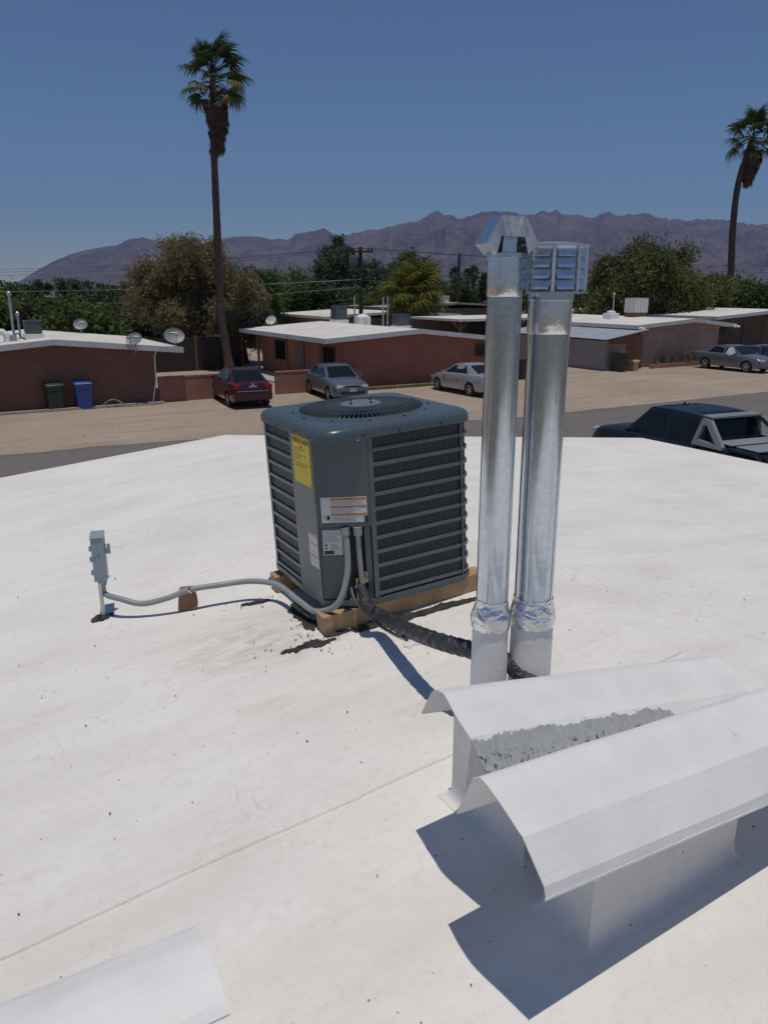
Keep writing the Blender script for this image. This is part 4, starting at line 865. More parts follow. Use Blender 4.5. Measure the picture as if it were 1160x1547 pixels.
# ------------------------------------------------------------------ satellite dishes
def dish(label, loc, az, el, rad, mast, m=None):
    t = thing('satellite_dish', label, 'satellite dish', loc)
    part('mast', M_GALV2, t, lambda b: b.tube([(0, 0, -0.02), (0, 0, mast * 0.7), (math.sin(az) * -0.05, math.cos(az) * -0.05, mast)], 0.022, 10), smooth=40)
    rot = Matrix.Rotation(-az, 3, 'Z') @ Matrix.Rotation(el, 3, 'X') @ Matrix.Rotation(R(-90), 3, 'X')
    b = MB(); prof = [(rad * k / 7, 0.22 * rad * (k / 7) ** 2) for k in range(1, 8)]
    b.lathe(prof + [(rad, 0.22 * rad + 0.012)] + [(r_, z_ - 0.015) for r_, z_ in prof[::-1]], 32)
    c_ = Vector((0, 0, mast)); d = b.build('reflector', m or mat('dish_grey', (0.25, 0.26, 0.26), (0.22, 0.23, 0.23), rough=0.5), t, smooth=50)
    d.matrix_local = Matrix.Translation(c_) @ rot.to_4x4() @ Matrix.Diagonal((1, 0.85, 1, 1))
    part('feed_arm', M_GREYBOX, d, lambda b: b.tube([(0, rad * 1.0, 0.02), (0, rad * 0.75, 0.55 * rad + 0.05), (0, rad * 0.45, 0.95 * rad)], 0.02, 8), smooth=40)
    part('feed_horn', M_GREYBOX, d, lambda b: b.box((0, rad * 0.40, 0.97 * rad), (0.16, 0.06, 0.08)), bevel=0.01)
    part('print', M_WHITE, d, lambda b: b.box((-0.05, -rad * 0.45, 0.22 * rad * 0.3 + 0.008), (rad * 0.7, 0.05, 0.004)))
    return t
p = F(7.2, 32.35, 2.12); dish('grey satellite dish on mast against the fascia of the brown brick house', p, R(196), R(35), 0.35, 0.52)
p = F(9.0, 33.2, zL(8.65) + 0.01); dish('larger tilted grey satellite dish at the eave corner of the brown brick house', p, R(150), R(32), 0.43, 0.40)
p = F(6.6, 40.9, zL(6.2)); dish('small pale satellite dish on the back of the brown brick house roof', p, R(170), R(25), 0.33, 0.42)
p = F(17.6, 43.6, 2.3); dish('white satellite dish behind the red brick house roof', p, R(200), R(30), 0.33, 0.5, M_FASCIA)

# ------------------------------------------------------------------ rooftop gear across the street
def stack(label, loc, h, r=0.05, cap=True):
    t = thing('vent_stack', label, 'vent', loc); part('pipe', M_GALV2, t, lambda b: b.lathe([(r * 2.2, -0.03), (r * 2.0, 0.02), (r * 1.05, 0.08), (r, 0.12), (r, h)], 14), smooth=40)
    if cap: part('cap', M_GALV2, t, lambda b: b.lathe([(r * 1.1, h - 0.02), (r * 1.7, h), (r * 1.6, h + 0.08), (r * 0.5, h + 0.13)], 14), smooth=40)
    return t
def condenser(label, loc, s=0.7, h=0.65, m=None, stand=0.18):
    t = thing('rooftop_condenser', label, 'air conditioner', loc, (0, 0, RZ))
    part('stand', M_WHITE, t, lambda b: b.box((0, 0, stand / 2 - 0.02), (s * 1.15, s * 1.15, stand + 0.04)), bevel=0.01)
    part('cabinet', m or M_AC, t, lambda b: b.box((0, 0, stand + h / 2 + 0.02), (s, s, h)), bevel=0.03)
    part('top_cover', M_ACL, t, lambda b: b.box((0, 0, stand + h + 0.045), (s * 1.05, s * 1.05, 0.05)), bevel=0.015)
    part('fan_guard', M_BLACK, t, lambda b: b.lathe([(s * 0.42, stand + h + 0.07), (s * 0.42, stand + h + 0.085), (s * 0.1, stand + h + 0.10)], 20))
    return t
condenser('dark condenser on a white stand on the brown brick house roof', F(3.75, 34.6, zL(3.4)), 0.62, 0.45)
def gear(label, loc, seed):
    t = thing('roof_ductwork', label, 'ductwork', loc, (0, 0, RZ)); rr_ = random.Random(seed)
    part('duct', M_WHITE, t, lambda b: b.box((-0.7, 0, 0.13), (1.1, 0.4, 0.30)), bevel=0.04)
    part('elbow', M_WHITE, t, lambda b: b.tube([(0.15, 0, -0.03), (0.15, 0, 0.25), (0.02, 0, 0.38), (-0.25, 0, 0.40)], 0.13, 12), smooth=40)
    part('jack', M_GREYBOX, t, lambda b: b.box((0.38, -0.1, 0.12), (0.22, 0.25, 0.30)), bevel=0.02)
    part('flex_line', M_BLACK, t, lambda b: b.tube(catmull([(0.40, -0.12, 0.25), (0.55, -0.2, 0.32), (0.72, -0.1, 0.12), (0.9, 0, 0.05)], 6), 0.025, 6), smooth=40)
    return t
gear('white ducts and flexible line beside the dark condenser on the brown house roof', F(2.6, 34.3, zL(2.25)), 1)
stack('tall thin grey vent mast on the brown brick house roof', F(3.05, 34.7, zL(2.7)), 1.75, 0.055)
stack('short capped vent beside the dark condenser on the brown house roof', F(3.3, 35.0, zL(2.9)), 0.95, 0.045)
zm = lambda u, k=0: zM(u - 16.9)
condenser('dark condenser on the red house roof, next to the white vent box', F(21.5, 42.6, zm(21.5)), 0.75, 0.7)
stack('thin white vent pipe over the little white box on the red house roof', F(22.5, 42.5, zm(22.5)), 1.6, 0.05, False)
wb = thing('roof_vent_box', 'white peaked vent box on the red brick house roof', 'vent', F(22.9, 42.2, zm(22.9) - .02), (0, 0, RZ))
part('housing', M_WHITE, wb, lambda b: b.box((0, 0, 0.24), (0.75, 0.6, 0.50)), bevel=0.02); part('peak', M_WHITE, wb, lambda b: b.lathe([(0.48, 0.495), (0.3, 0.62), (0.05, 0.68)], 4))
condenser('dark condenser between vent pipes at the right end of the red house roof', F(25.2, 41.6, zm(25.2)), 0.8, 0.6)
stack('white vent pipe left of the right-hand condenser on the red house roof', F(24.3, 42.2, zm(24.3)), 1.75, 0.05, False)
stack('second white vent pipe by the right-hand condenser on the red house roof', F(24.8, 42.5, zm(24.8)), 1.85, 0.05, False)
stack('short vent near the gable peak of the red house roof', F(21.2, 34.0, zm(21.2)), 0.14, 0.04, False)
zr = lambda u: zR_(u - 37.0)
cl = thing('evaporative_cooler', 'pale box shaped evaporative cooler with slatted sides on the burnt adobe house', 'cooler', F(41.4, 38.0, zr(41.4)), (0, 0, RZ + R(-14)))
part('stand', M_BROWNWOOD, cl, lambda b: b.box((0, 0, 0.09), (1.0, 1.0, 0.26)))
cab = part('cabinet', mat('cooler_tan', (0.50, 0.47, 0.41), rough=0.6), cl, lambda b: b.box((0, 0, 0.72), (1.10, 1.10, 0.94)), bevel=0.02)
for k in range(7): part('slat', M_WHITE, cab, lambda b: b.box((-0.44 + 0.147 * k, -0.565, 0.72), (0.075, 0.03, 0.80)))
for k in range(7): part('slat', M_WHITE, cab, lambda b: b.box((-0.565, -0.44 + 0.147 * k, 0.72), (0.03, 0.075, 0.80)))
stack('thin grey vent stack left of the rooftop cooler', F(39.8, 38.5, zr(39.8)), 1.5, 0.05)
wb = thing('roof_vent_box', 'low white vent box at the foot of the stack by the cooler', 'vent', F(39.45, 38.3, zr(39.45) - .02), (0, 0, RZ)); part('housing', M_WHITE, wb, lambda b: b.box((0, 0, 0.18), (0.8, 0.7, 0.38)), bevel=0.03); part('hood', M_WHITE, wb, lambda b: b.lathe([(0.3, 0.36), (0.3, 0.48), (0.1, 0.54)], 12))
wb = thing('roof_vent_box', 'small white box on the tan roof in the next street', 'vent', F(49.5, 73, 3.12), (0, 0, RZ)); part('housing', M_WHITE, wb, lambda b: b.box((0, 0, 0.3), (1.2, 1.0, 0.7)), bevel=0.03); part('lid', M_WHITE, wb, lambda b: b.box((0, 0, 0.68), (1.3, 1.1, 0.06)))
fl = thing('security_light', 'white twin security floodlight under the roof corner above the shed', 'light', F(36.55, 33.12, 2.37), (0, 0, RZ))
for s_ in (-1, 1): part('lamp_head', M_WHITE, fl, lambda b: b.tube([(0, 0, 0), (s_ * 0.12, -0.1, -0.03), (s_ * 0.2, -0.2, -0.08)], [0.04, 0.05, 0.08], 10), smooth=40)
fl = thing('security_light', 'white twin security floodlight at the eave corner over the silver grey coupe', 'light', F(45.2, 33.12, 2.30), (0, 0, RZ))
for s_ in (-1, 1): part('lamp_head', M_WHITE, fl, lambda b: b.tube([(0, 0, 0), (s_ * 0.12, -0.1, -0.03), (s_ * 0.2, -0.2, -0.08)], [0.04, 0.05, 0.08], 10), smooth=40)

# ================================================================== vehicles
def boolean_cut(o, cyls):
    for c in cyls:
        m = o.modifiers.new('cut', 'BOOLEAN'); m.operation = 'DIFFERENCE'; m.object = c; m.solver = 'EXACT'
    bpy.context.view_layer.update()
    me = bpy.data.meshes.new_from_object(o.evaluated_get(bpy.context.evaluated_depsgraph_get()))
    o.modifiers.clear(); o.data = me
    me.polygons.foreach_set('use_smooth', [True] * len(me.polygons)); me.set_sharp_from_angle(angle=R(38))
    for c in cyls: bpy.data.objects.remove(c)
def interp(tab, x):
    tab = sorted(tab); xs = [t[0] for t in tab]; return float(np.interp(x, xs, [t[1] for t in tab]))
def vehicle(name, label, cat, loc, az, paint, deck, hw, zb, gh, wheels, wr, lamps, plate=True, spokes=5, lower=None, extra=None, handles=True, door_x=None, mirrorx=None):
    """x forward. deck: (x, z) of hood / waist / boot line; gh: greenhouse (xa, xb, xc, xd, zroof, hw_base, hw_roof, pillars)"""
    t = thing(name, label, cat, loc, (0, 0, math.pi / 2 - az))
    x1 = max(d[0] for d in deck); x0 = min(d[0] for d in deck); st = sorted(set([d[0] for d in deck] + list(np.linspace(x0, x1, 30))))
    rings = []
    for x in st:
        zd = interp(deck, x); h_ = interp(hw, x); zq = interp(zb, x); hgt = zd - zq
        half = [(0, zq), (h_ - 0.10, zq), (h_ - 0.03, zq + 0.06 * hgt + .02), (h_ - 0.005, zq + 0.25 * hgt), (h_, zq + 0.52 * hgt), (h_ - 0.015, zq + 0.74 * hgt), (h_ - 0.055, zq + 0.93 * hgt), (h_ - 0.13, zd), (h_ * 0.45, zd + 0.022), (0, zd + 0.03)]
        rings.append([(x, y, z) for y, z in half] + [(x, -y, z) for y, z in half[-2:0:-1]])
    b = MB(); b.loft(rings); body = b.build('body', paint, t, merge=True, smooth=38)
    cy = []
    for wx in wheels:
        for s_ in (-1, 1):
            c = MB(); wh = interp(hw, wx); c.tube([(wx, s_ * (wh - 0.26), wr), (wx, s_ * (wh + 0.2), wr)], wr + 0.055, 28); cy.append(c.build('cutter', None))
            cy[-1].parent = t
    bpy.context.view_layer.update(); boolean_cut(body, cy)
    # greenhouse
    xa, xb, xc, xd, zr_, hb, hr, pil = gh; za, zd_ = interp(deck, xa) - 0.03, interp(deck, xd) - 0.03
    hba = min(hb, interp(hw, xa) - 0.10); hbd = min(hb, interp(hw, xd) - 0.10)
    g = MB(); nst = 9; rg = []
    A = [(xa, za, hba), (xb, zr_ - 0.015, hr), (xc, zr_ - 0.02, hr - 0.01), (xd, zd_, hbd)]
    mids = [(xb - (xb - xc) * k / 4, zr_ + 0.02 * math.sin(math.pi * k / 4), hr) for k in range(1, 4)]
    top = [A[0], A[1]] + mids + [A[2], A[3]]
    # shell: for each station on the upper outline a cross strip; sides drop to the waist
    vs = []; fs = []; m_ = len(top)
    for x, z, h_ in top: vs += [(x, h_, z), (x, h_ * 0.5, z + 0.018), (x, -h_ * 0.5, z + 0.018), (x, -h_, z)]
    for i in range(m_ - 1):
        for k in range(3): fs.append((4 * i + k, 4 * i + k + 1, 4 * i + 5 + k, 4 * i + 4 + k))
    base = []
    for s_ in (1, -1):
        o_ = len(vs); idx = [4 * i + (0 if s_ > 0 else 3) for i in range(m_)]
        for i in range(m_):
            x, z, h_ = top[i]; tt = (xa - x) / (xa - xd); hbx = min(hb, interp(hw, x) - 0.06); vs.append((x, s_ * (hba + (hbd - hba) * tt if i in (0, m_ - 1) else hbx), interp(deck, x) - 0.03))
        for i in range(m_ - 1): fs.append((idx[i], idx[i + 1], o_ + i + 1, o_ + i) if s_ > 0 else (idx[i + 1], idx[i], o_ + i, o_ + i + 1))
    b = MB(); b.add(vs, fs); cabin = b.build('cabin', paint, t, merge=True, smooth=30)
    # glass: plates a few millimetres proud of the shell
    def glass(nm, q, mm=M_CARGLASS, par=cabin, off=0.006):
        q = [Vector(p) for p in q]; nn = (q[1] - q[0]).cross(q[3] - q[0]).normalized(); c_ = sum(q, Vector()) / 4
        if nn.dot(c_ - Vector(((xa + xd) / 2, 0, zr_ - 0.4))) < 0: nn = -nn; q = q[::-1]
        part(nm, mm, par, lambda b: b.slab([p + nn * off for p in q], 0.004))
    def lerp(p, q, t_): return Vector(p) + (Vector(q) - Vector(p)) * t_
    def quad_on(a0, a1, b0, b1, s0, s1, t0, t1):   # a: lower edge, b: upper edge
        return [lerp(lerp(a0, a1, s0), lerp(b0, b1, s0), t0), lerp(lerp(a0, a1, s1), lerp(b0, b1, s1), t0), lerp(lerp(a0, a1, s1), lerp(b0, b1, s1), t1), lerp(lerp(a0, a1, s0), lerp(b0, b1, s0), t1)]
    a0, a1 = (xa, hba, za), (xa, -hba, za); b0, b1 = (xb, hr, zr_ - 0.015), (xb, -hr, zr_ - 0.015)
    glass('windscreen', quad_on(a0, a1, b0, b1, 0.06, 0.94, 0.10, 0.93), off=0.022)
    a0, a1 = (xd, hbd, zd_), (xd, -hbd, zd_); b0, b1 = (xc, hr - 0.01, zr_ - 0.02), (xc, -hr + 0.01, zr_ - 0.02)
    glass('rear_window', quad_on(a0, a1, b0, b1, 0.07, 0.93, 0.14, 0.92), off=0.022)
    for s_ in (1, -1):
        def sp_(x, t_):                               # point on the side at longitudinal x, height fraction t_
            zt = zr_ - 0.02; hbx = min(hb, interp(hw, x) - 0.06); zl = interp(deck, x) - 0.03
            return Vector((x, s_ * (hbx + (hr - hbx) * t_), zl + (zt - zl) * t_))
        for (xl0, xu0, xl1, xu1) in pil:
            glass('side_window', [sp_(xl0, 0.13), sp_(xl1, 0.13), sp_(xu1, 0.88), sp_(xu0, 0.88)], off=0.007)
        mx = mirrorx if mirrorx is not None else xa - 0.32
        part('mirror', paint, t, lambda b: (b.box((mx, s_ * (interp(hw, mx) + 0.05), interp(deck, mx) + 0.05), (0.09, 0.17, 0.11))), bevel=0.03)
        for dx in (door_x or []):
            part('door_seam', M_BLACK, body, lambda b: b.slab([(dx, s_ * (interp(hw, dx) + 0.001), 0.36), (dx + 0.012, s_ * (interp(hw, dx) + 0.001), 0.36), (dx + 0.012, s_ * (interp(hw, dx) - 0.03), interp(deck, dx) - 0.09), (dx, s_ * (interp(hw, dx) - 0.03), interp(deck, dx) - 0.09)], 0.003 * s_))
        if handles and door_x:
            for dx in door_x[1:]: part('door_handle', paint, body, lambda b: b.box((dx + 0.22, s_ * (interp(hw, dx) + 0.004), interp(deck, dx) - 0.18), (0.17, 0.03, 0.035)), bevel=0.008)
    # wheels
    for wx in wheels:
        for s_ in (-1, 1):
            yy = s_ * (interp(hw, wx) - 0.115); Rx = Matrix.Rotation(R(-90) * s_, 3, 'X')
            wheel = ob('wheel', None, t, (wx, yy, wr))
            part('tyre', M_RUBBER, wheel, lambda b: b.lathe([(wr * 0.62, -0.09), (wr * 0.93, -0.10), (wr, -0.07), (wr, 0.07), (wr * 0.93, 0.10), (wr * 0.66, 0.095), (wr * 0.62, 0.05)], 32, axis=Rx), smooth=40)
            def rim(b):
                b.lathe([(wr * 0.63, 0.03), (wr * 0.65, 0.088), (wr * 0.60, 0.085), (wr * 0.58, 0.03)], 28, axis=Rx, cap=False)
                b.lathe([(wr * 0.18, 0.02), (wr * 0.18, 0.075), (wr * 0.10, 0.085)], 16, axis=Rx)
                for k in range(spokes):
                    a = 2 * math.pi * k / spokes; b.box(Rx @ Vector((math.cos(a) * wr * 0.38, math.sin(a) * wr * 0.38, 0.062)), (wr * 0.52, wr * 0.17, 0.03), Rx @ Matrix.Rotation(a, 3, 'Z'))
            part('rim', M_ALLOY, wheel, rim, smooth=40)
            part('brake_disc', M_BLACK, wheel, lambda b: b.lathe([(wr * 0.62, 0.0), (wr * 0.62, 0.02)], 20, axis=Rx))
    # lamps: (name, material, x, y, z, dx, dy, dz)
    for nm, mm, x, y, z, dx, dy, dz_ in lamps:
        for s_ in ((1, -1) if y else (1,)): part(nm, mm, body, lambda b: b.box((x, s_ * y, z), (dx, dy, dz_)), bevel=min(dx, dy, dz_) * 0.3)
    if extra: extra(t, body, cabin)
    return t
def carpaint(name, c, metal=0.35, rough=0.28): return mat(name, c, tuple(q * 0.92 for q in c), rough=rough, metal=metal, scale=1.5, coat=0.6)
P_RED = carpaint('paint_maroon', (0.062, 0.010, 0.018)); P_BLUE = carpaint('paint_bluegrey', (0.135, 0.165, 0.175)); P_SIL = carpaint('paint_silver', (0.46, 0.455, 0.45), 0.45, 0.34); P_GRY = carpaint('paint_silvergrey', (0.17, 0.185, 0.185), 0.4); P_NAVY = mat('paint_navy', (0.010, 0.017, 0.028), (0.012, 0.019, 0.030), rough=0.38, scale=2, spec=0.4)
M_CLAD = mat('grey_cladding', (0.21, 0.225, 0.235), (0.19, 0.205, 0.215), rough=0.55, scale=4)
M_PLATE = mat('number_plate', (0.42, 0.42, 0.46), rough=0.5)
# maroon saloon, tail to the street
deck = [(-2.24, 0.80), (-2.20, 0.95), (-2.05, 1.02), (-1.55, 1.02), (0.95, 0.96), (1.5, 0.86), (1.95, 0.76), (2.15, 0.66), (2.24, 0.55)]
hw = [(-2.24, 0.72), (-2.1, 0.81), (-1.4, 0.865), (0, 0.875), (1.4, 0.86), (2.0, 0.78), (2.24, 0.62)]; zb = [(-2.24, 0.34), (-2.0, 0.24), (-1.0, 0.20), (1.0, 0.20), (2.0, 0.22), (2.24, 0.30)]
red_p = GP(345, 619); 
def red_extra(t, body, cabin):
    part('bumper_strip', M_CLAD, body, lambda b: b.box((-2.235, 0, 0.70), (0.06, 1.30, 0.03)), bevel=0.008)
    part('number_plate', M_PLATE, body, lambda b: b.box((-2.222, 0, 0.84), (0.02, 0.31, 0.155)))
    part('emblem', M_ALLOY, body, lambda b: b.lathe([(0.045, 0), (0.045, 0.012)], 14, (-2.205, 0, 0.965), Matrix.Rotation(R(-90), 3, 'Y')))
    part('bumper', P_RED, body, lambda b: b.box((-2.20, 0, 0.50), (0.14, 1.56, 0.30)), bevel=0.05)
vehicle('parked_car', 'maroon saloon parked with its tail and red lamps to the street', 'car', GP(366, 612) + Vector((-0.25, 1.0, 0)), R(-24), P_RED, deck, hw, zb, (1.12, 0.32, -0.98, -1.72, 1.44, 0.79, 0.57, [(0.82, 0.28, -0.22, -0.22), (-0.30, -0.30, -1.22, -0.92)]), (1.36, -1.30), 0.315,
        [('tail_lamp', M_REDLAMP, -2.185, 0.64, 0.885, 0.12, 0.30, 0.17), ('headlamp', M_CHROME, 2.08, 0.58, 0.66, 0.16, 0.28, 0.12)], door_x=[0.85, -0.26, -1.15], extra=red_extra)
# blue grey saloon, nose to the street
deck2 = [(-2.2, 0.78), (-2.12, 0.95), (-1.5, 0.98), (0.9, 0.93), (1.5, 0.86), (1.95, 0.78), (2.14, 0.70), (2.2, 0.60)]
hw2 = [(-2.2, 0.70), (-2.0, 0.80), (-1.2, 0.845), (1.2, 0.845), (1.95, 0.79), (2.2, 0.66)]; zb2 = [(-2.2, 0.34), (-1.8, 0.22), (1.9, 0.20), (2.2, 0.26)]
def blue_extra(t, body, cabin):
    part('grille', M_BLACK, body, lambda b: b.box((2.165, 0, 0.665), (0.06, 0.70, 0.055)), bevel=0.01)
    part('grille', M_BLACK, body, lambda b: b.box((2.18, 0, 0.40), (0.06, 1.05, 0.09)), bevel=0.01)
    part('bumper', P_BLUE, body, lambda b: b.box((2.16, 0, 0.53), (0.12, 1.46, 0.14)), bevel=0.04)
    part('number_plate', M_PLATE, body, lambda b: b.box((2.235, 0, 0.52), (0.02, 0.31, 0.15)))
vehicle('parked_car', 'blue grey saloon parked with its headlamps to the street before the garden wall', 'car', GP(510, 603) + Vector((-0.15, 1.0, 0)), R(157), P_BLUE, deck2, hw2, zb2, (1.05, 0.30, -0.95, -1.65, 1.38, 0.77, 0.56, [(0.74, 0.26, -0.24, -0.24), (-0.32, -0.32, -1.2, -0.9)]), (1.32, -1.30), 0.30,
        [('headlamp', M_CHROME, 2.10, 0.56, 0.655, 0.16, 0.28, 0.115), ('tail_lamp', M_REDLAMP, -2.15, 0.6, 0.82, 0.12, 0.25, 0.15)], door_x=[0.80, -0.28, -1.12], extra=blue_extra)
# silver coupe, tail to the street
deck3 = [(-2.2, 0.74), (-2.14, 0.93), (-1.9, 0.98), (-1.4, 0.97), (0.9, 0.90), (1.5, 0.80), (1.95, 0.68), (2.15, 0.56), (2.2, 0.48)]
hw3 = [(-2.2, 0.66), (-2.0, 0.77), (-1.3, 0.84), (1.2, 0.84), (1.8, 0.76), (2.2, 0.52)]; zb3 = [(-2.2, 0.32), (-1.8, 0.22), (1.9, 0.20), (2.2, 0.28)]
def sil_extra(t, body, cabin):
    part('spoiler', P_SIL, body, lambda b: (b.box((-2.02, 0, 1.075), (0.16, 1.25, 0.03)), b.box((-2.0, 0.5, 1.03), (0.10, 0.05, 0.09)), b.box((-2.0, -0.5, 1.03), (0.10, 0.05, 0.09))), bevel=0.008)
    part('bumper', P_SIL, body, lambda b: b.box((-2.16, 0, 0.50), (0.14, 1.46, 0.26)), bevel=0.05)
    part('number_plate', M_PLATE, body, lambda b: b.box((-2.24, 0, 0.55), (0.02, 0.31, 0.15)))
vehicle('parked_car', 'silver two door coupe with rear spoiler by the red brick house', 'car', GP(683, 594) + Vector((0.72, 0.35, 0)), R(-31), P_SIL, deck3, hw3, zb3, (1.0, 0.18, -0.72, -1.62, 1.33, 0.76, 0.54, [(0.72, 0.16, -0.95, -0.66)]), (1.30, -1.20), 0.30,
        [('tail_lamp', M_REDLAMP, -2.165, 0.42, 0.80, 0.06, 0.46, 0.11), ('headlamp', M_CHROME, 2.06, 0.46, 0.57, 0.14, 0.28, 0.10)], door_x=[0.78, -0.55], extra=sil_extra)
# silver grey coupe on the right, nose to the street
deck4 = [(-2.35, 0.80), (-2.28, 0.98), (-1.6, 1.00), (0.9, 0.95), (1.5, 0.88), (2.05, 0.79), (2.28, 0.70), (2.36, 0.58)]
hw4 = [(-2.36, 0.72), (-2.1, 0.83), (-1.2, 0.89), (1.2, 0.89), (2.0, 0.82), (2.36, 0.62)]; zb4 = [(-2.36, 0.36), (-1.9, 0.24), (2.0, 0.22), (2.36, 0.28)]
def gry_extra(t, body, cabin):
    part('grille', M_BLACK, body, lambda b: b.box((2.315, 0, 0.64), (0.06, 0.50, 0.12)), bevel=0.01)
    part('grille', M_BLACK, body, lambda b: b.box((2.33, 0, 0.38), (0.06, 1.0, 0.10)), bevel=0.01)
    part('bumper', P_GRY, body, lambda b: b.box((2.28, 0, 0.50), (0.14, 1.56, 0.14)), bevel=0.05)
    q = [(0.70, -0.835, 1.00), (0.02, -0.835, 1.00), (0.08, -0.66, 1.33), (0.36, -0.66, 1.33)]
    o = part('window_sheet', mat('plastic_sheet', (0.62, 0.62, 0.60), (0.52, 0.52, 0.50), rough=0.35, scale=7, bump=0.5, bscale=9), cabin, lambda b: (b.slab(q, -0.006), b.slab([(0.70, -0.84, 0.99), (0.25, -0.875, 0.86), (0.02, -0.845, 0.99), (0.3, -0.838, 1.0)], -0.006)))
    o['label'] = 'white plastic sheet taped over the side window'
vehicle('parked_car', 'silver grey coupe with white plastic taped over its side window', 'car', GP(1093, 560) + Vector((0.75, 0.55, 0)), R(150), P_GRY, deck4, hw4, zb4, (1.05, 0.22, -0.85, -1.75, 1.41, 0.80, 0.58, [(0.72, 0.20, -0.10, -0.10), (-0.20, -0.20, -1.25, -0.85)]), (1.42, -1.32), 0.325,
        [('headlamp', M_CHROME, 2.22, 0.58, 0.69, 0.16, 0.32, 0.12), ('tail_lamp', M_REDLAMP, -2.30, 0.64, 0.84, 0.12, 0.24, 0.22)], door_x=[0.80, -0.62], extra=gry_extra)
# navy pickup with grey sail panels, behind our eave
deck5 = [(-2.8, 1.18), (-2.75, 1.32), (-1.28, 1.34), (-1.2, 1.24), (1.1, 1.22), (1.9, 1.20), (2.45, 1.12), (2.7, 1.00), (2.8, 0.8)]
hw5 = [(-2.8, 0.94), (-2.4, 0.99), (1.5, 0.99), (2.3, 0.95), (2.8, 0.78)]; zb5 = [(-2.8, 0.45), (2.4, 0.40), (2.8, 0.5)]
TRK_AZ = R(-22)
def trk_extra(t, body, cabin):
    for s_ in (1, -1):
        y = s_ * 0.955
        def sail(b):
            outer = [(-1.02, 1.30), (-1.10, 1.83), (-1.30, 1.83), (-2.05, 1.36), (-2.05, 1.30)]; hole = [(-1.20, 1.42), (-1.235, 1.68), (-1.62, 1.42)]
            top = lambda z: s_ * (0.955 - 0.20 * max(0, z - 1.3) / 0.53)
            segs = [((-1.04, 1.29), (-1.09, 1.85), (-1.19, 1.85), (-1.15, 1.29)), ((-1.09, 1.85), (-1.34, 1.83), (-1.28, 1.72), (-1.18, 1.72)), ((-1.34, 1.83), (-1.92, 1.35), (-1.74, 1.35), (-1.28, 1.72)), ((-1.92, 1.29), (-1.92, 1.36), (-1.14, 1.40), (-1.14, 1.29))]
            for sg in segs:
                vs = [(x, top(z) + e, z) for e in (-0.045, 0.045) for x, z in sg]
                b.add(vs, [(0, 1, 2, 3), (7, 6, 5, 4), (0, 4, 5, 1), (1, 5, 6, 2), (2, 6, 7, 3), (3, 7, 4, 0)])
        part('sail_panel', M_CLAD, t, sail)
        part('bed_rail', P_NAVY, t, lambda b: b.box((-2.42, s_ * 0.93, 1.345), (0.75, 0.12, 0.06)), bevel=0.02)
    part('roof_arch', M_CLAD, t, lambda b: b.add([(x, y, z + e) for e in (0, 0.05) for x, y, z in ((-1.02, 0.73, 1.865), (-1.30, 0.73, 1.845), (-1.30, -0.73, 1.845), (-1.02, -0.73, 1.865))], [(3, 2, 1, 0), (4, 5, 6, 7), (0, 1, 5, 4), (1, 2, 6, 5), (2, 3, 7, 6), (3, 0, 4, 7)]), bevel=0.01)
    part('bed_cover', mat('bed_cover', (0.24, 0.265, 0.275), (0.21, 0.235, 0.245), rough=0.6, scale=3), t, lambda b: (b.box((-1.75, 0, 1.39), (0.50, 1.62, 0.03)), b.box((-2.42, 0, 1.39), (0.60, 1.62, 0.03))), bevel=0.008)
    for k in range(6): part('roof_rib', P_NAVY, cabin, lambda b: b.box((-0.25, -0.45 + 0.18 * k, 1.914), (1.5, 0.03, 0.012)), bevel=0.005)
    part('antenna', M_BLACK, t, lambda b: b.add([(0.42, -0.02, 1.89), (0.42, 0.02, 1.89), (0.30, 0.02, 1.89), (0.30, -0.02, 1.89), (0.31, 0.004, 2.0), (0.31, -0.004, 2.0)], [(3, 2, 1, 0), (0, 1, 4, 5), (1, 2, 4), (2, 3, 5, 4), (3, 0, 5)]))
    part('tailgate', P_NAVY, t, lambda b: b.box((-2.80, 0, 1.0), (0.06, 1.5, 0.6)), bevel=0.02)
h = Vector((math.sin(TRK_AZ), math.cos(TRK_AZ), 0)); lft = Vector((-h.y, h.x, 0))
anchor = GP(1066, 632, 1.86)                      # top of the near sail panel
ctr = anchor + h * 1.18 - lft * 0.78; ctr.z = 0.0
vehicle('pickup_truck', 'navy blue pickup with grey sail panels parked beyond our roof edge', 'pickup', ctr, TRK_AZ, P_NAVY, deck5, hw5, zb5, (1.34, 0.60, -1.06, -1.26, 1.89, 0.90, 0.74, [(1.08, 0.56, 0.02, 0.02), (-0.14, -0.14, -0.98, -0.92)]), (1.85, -1.45), 0.39,
        [('headlamp', M_CHROME, 2.66, 0.66, 0.98, 0.16, 0.32, 0.18), ('tail_lamp', M_REDLAMP, -2.79, 0.88, 1.05, 0.06, 0.14, 0.4)], door_x=[0.98, -0.06, -0.98], extra=trk_extra)

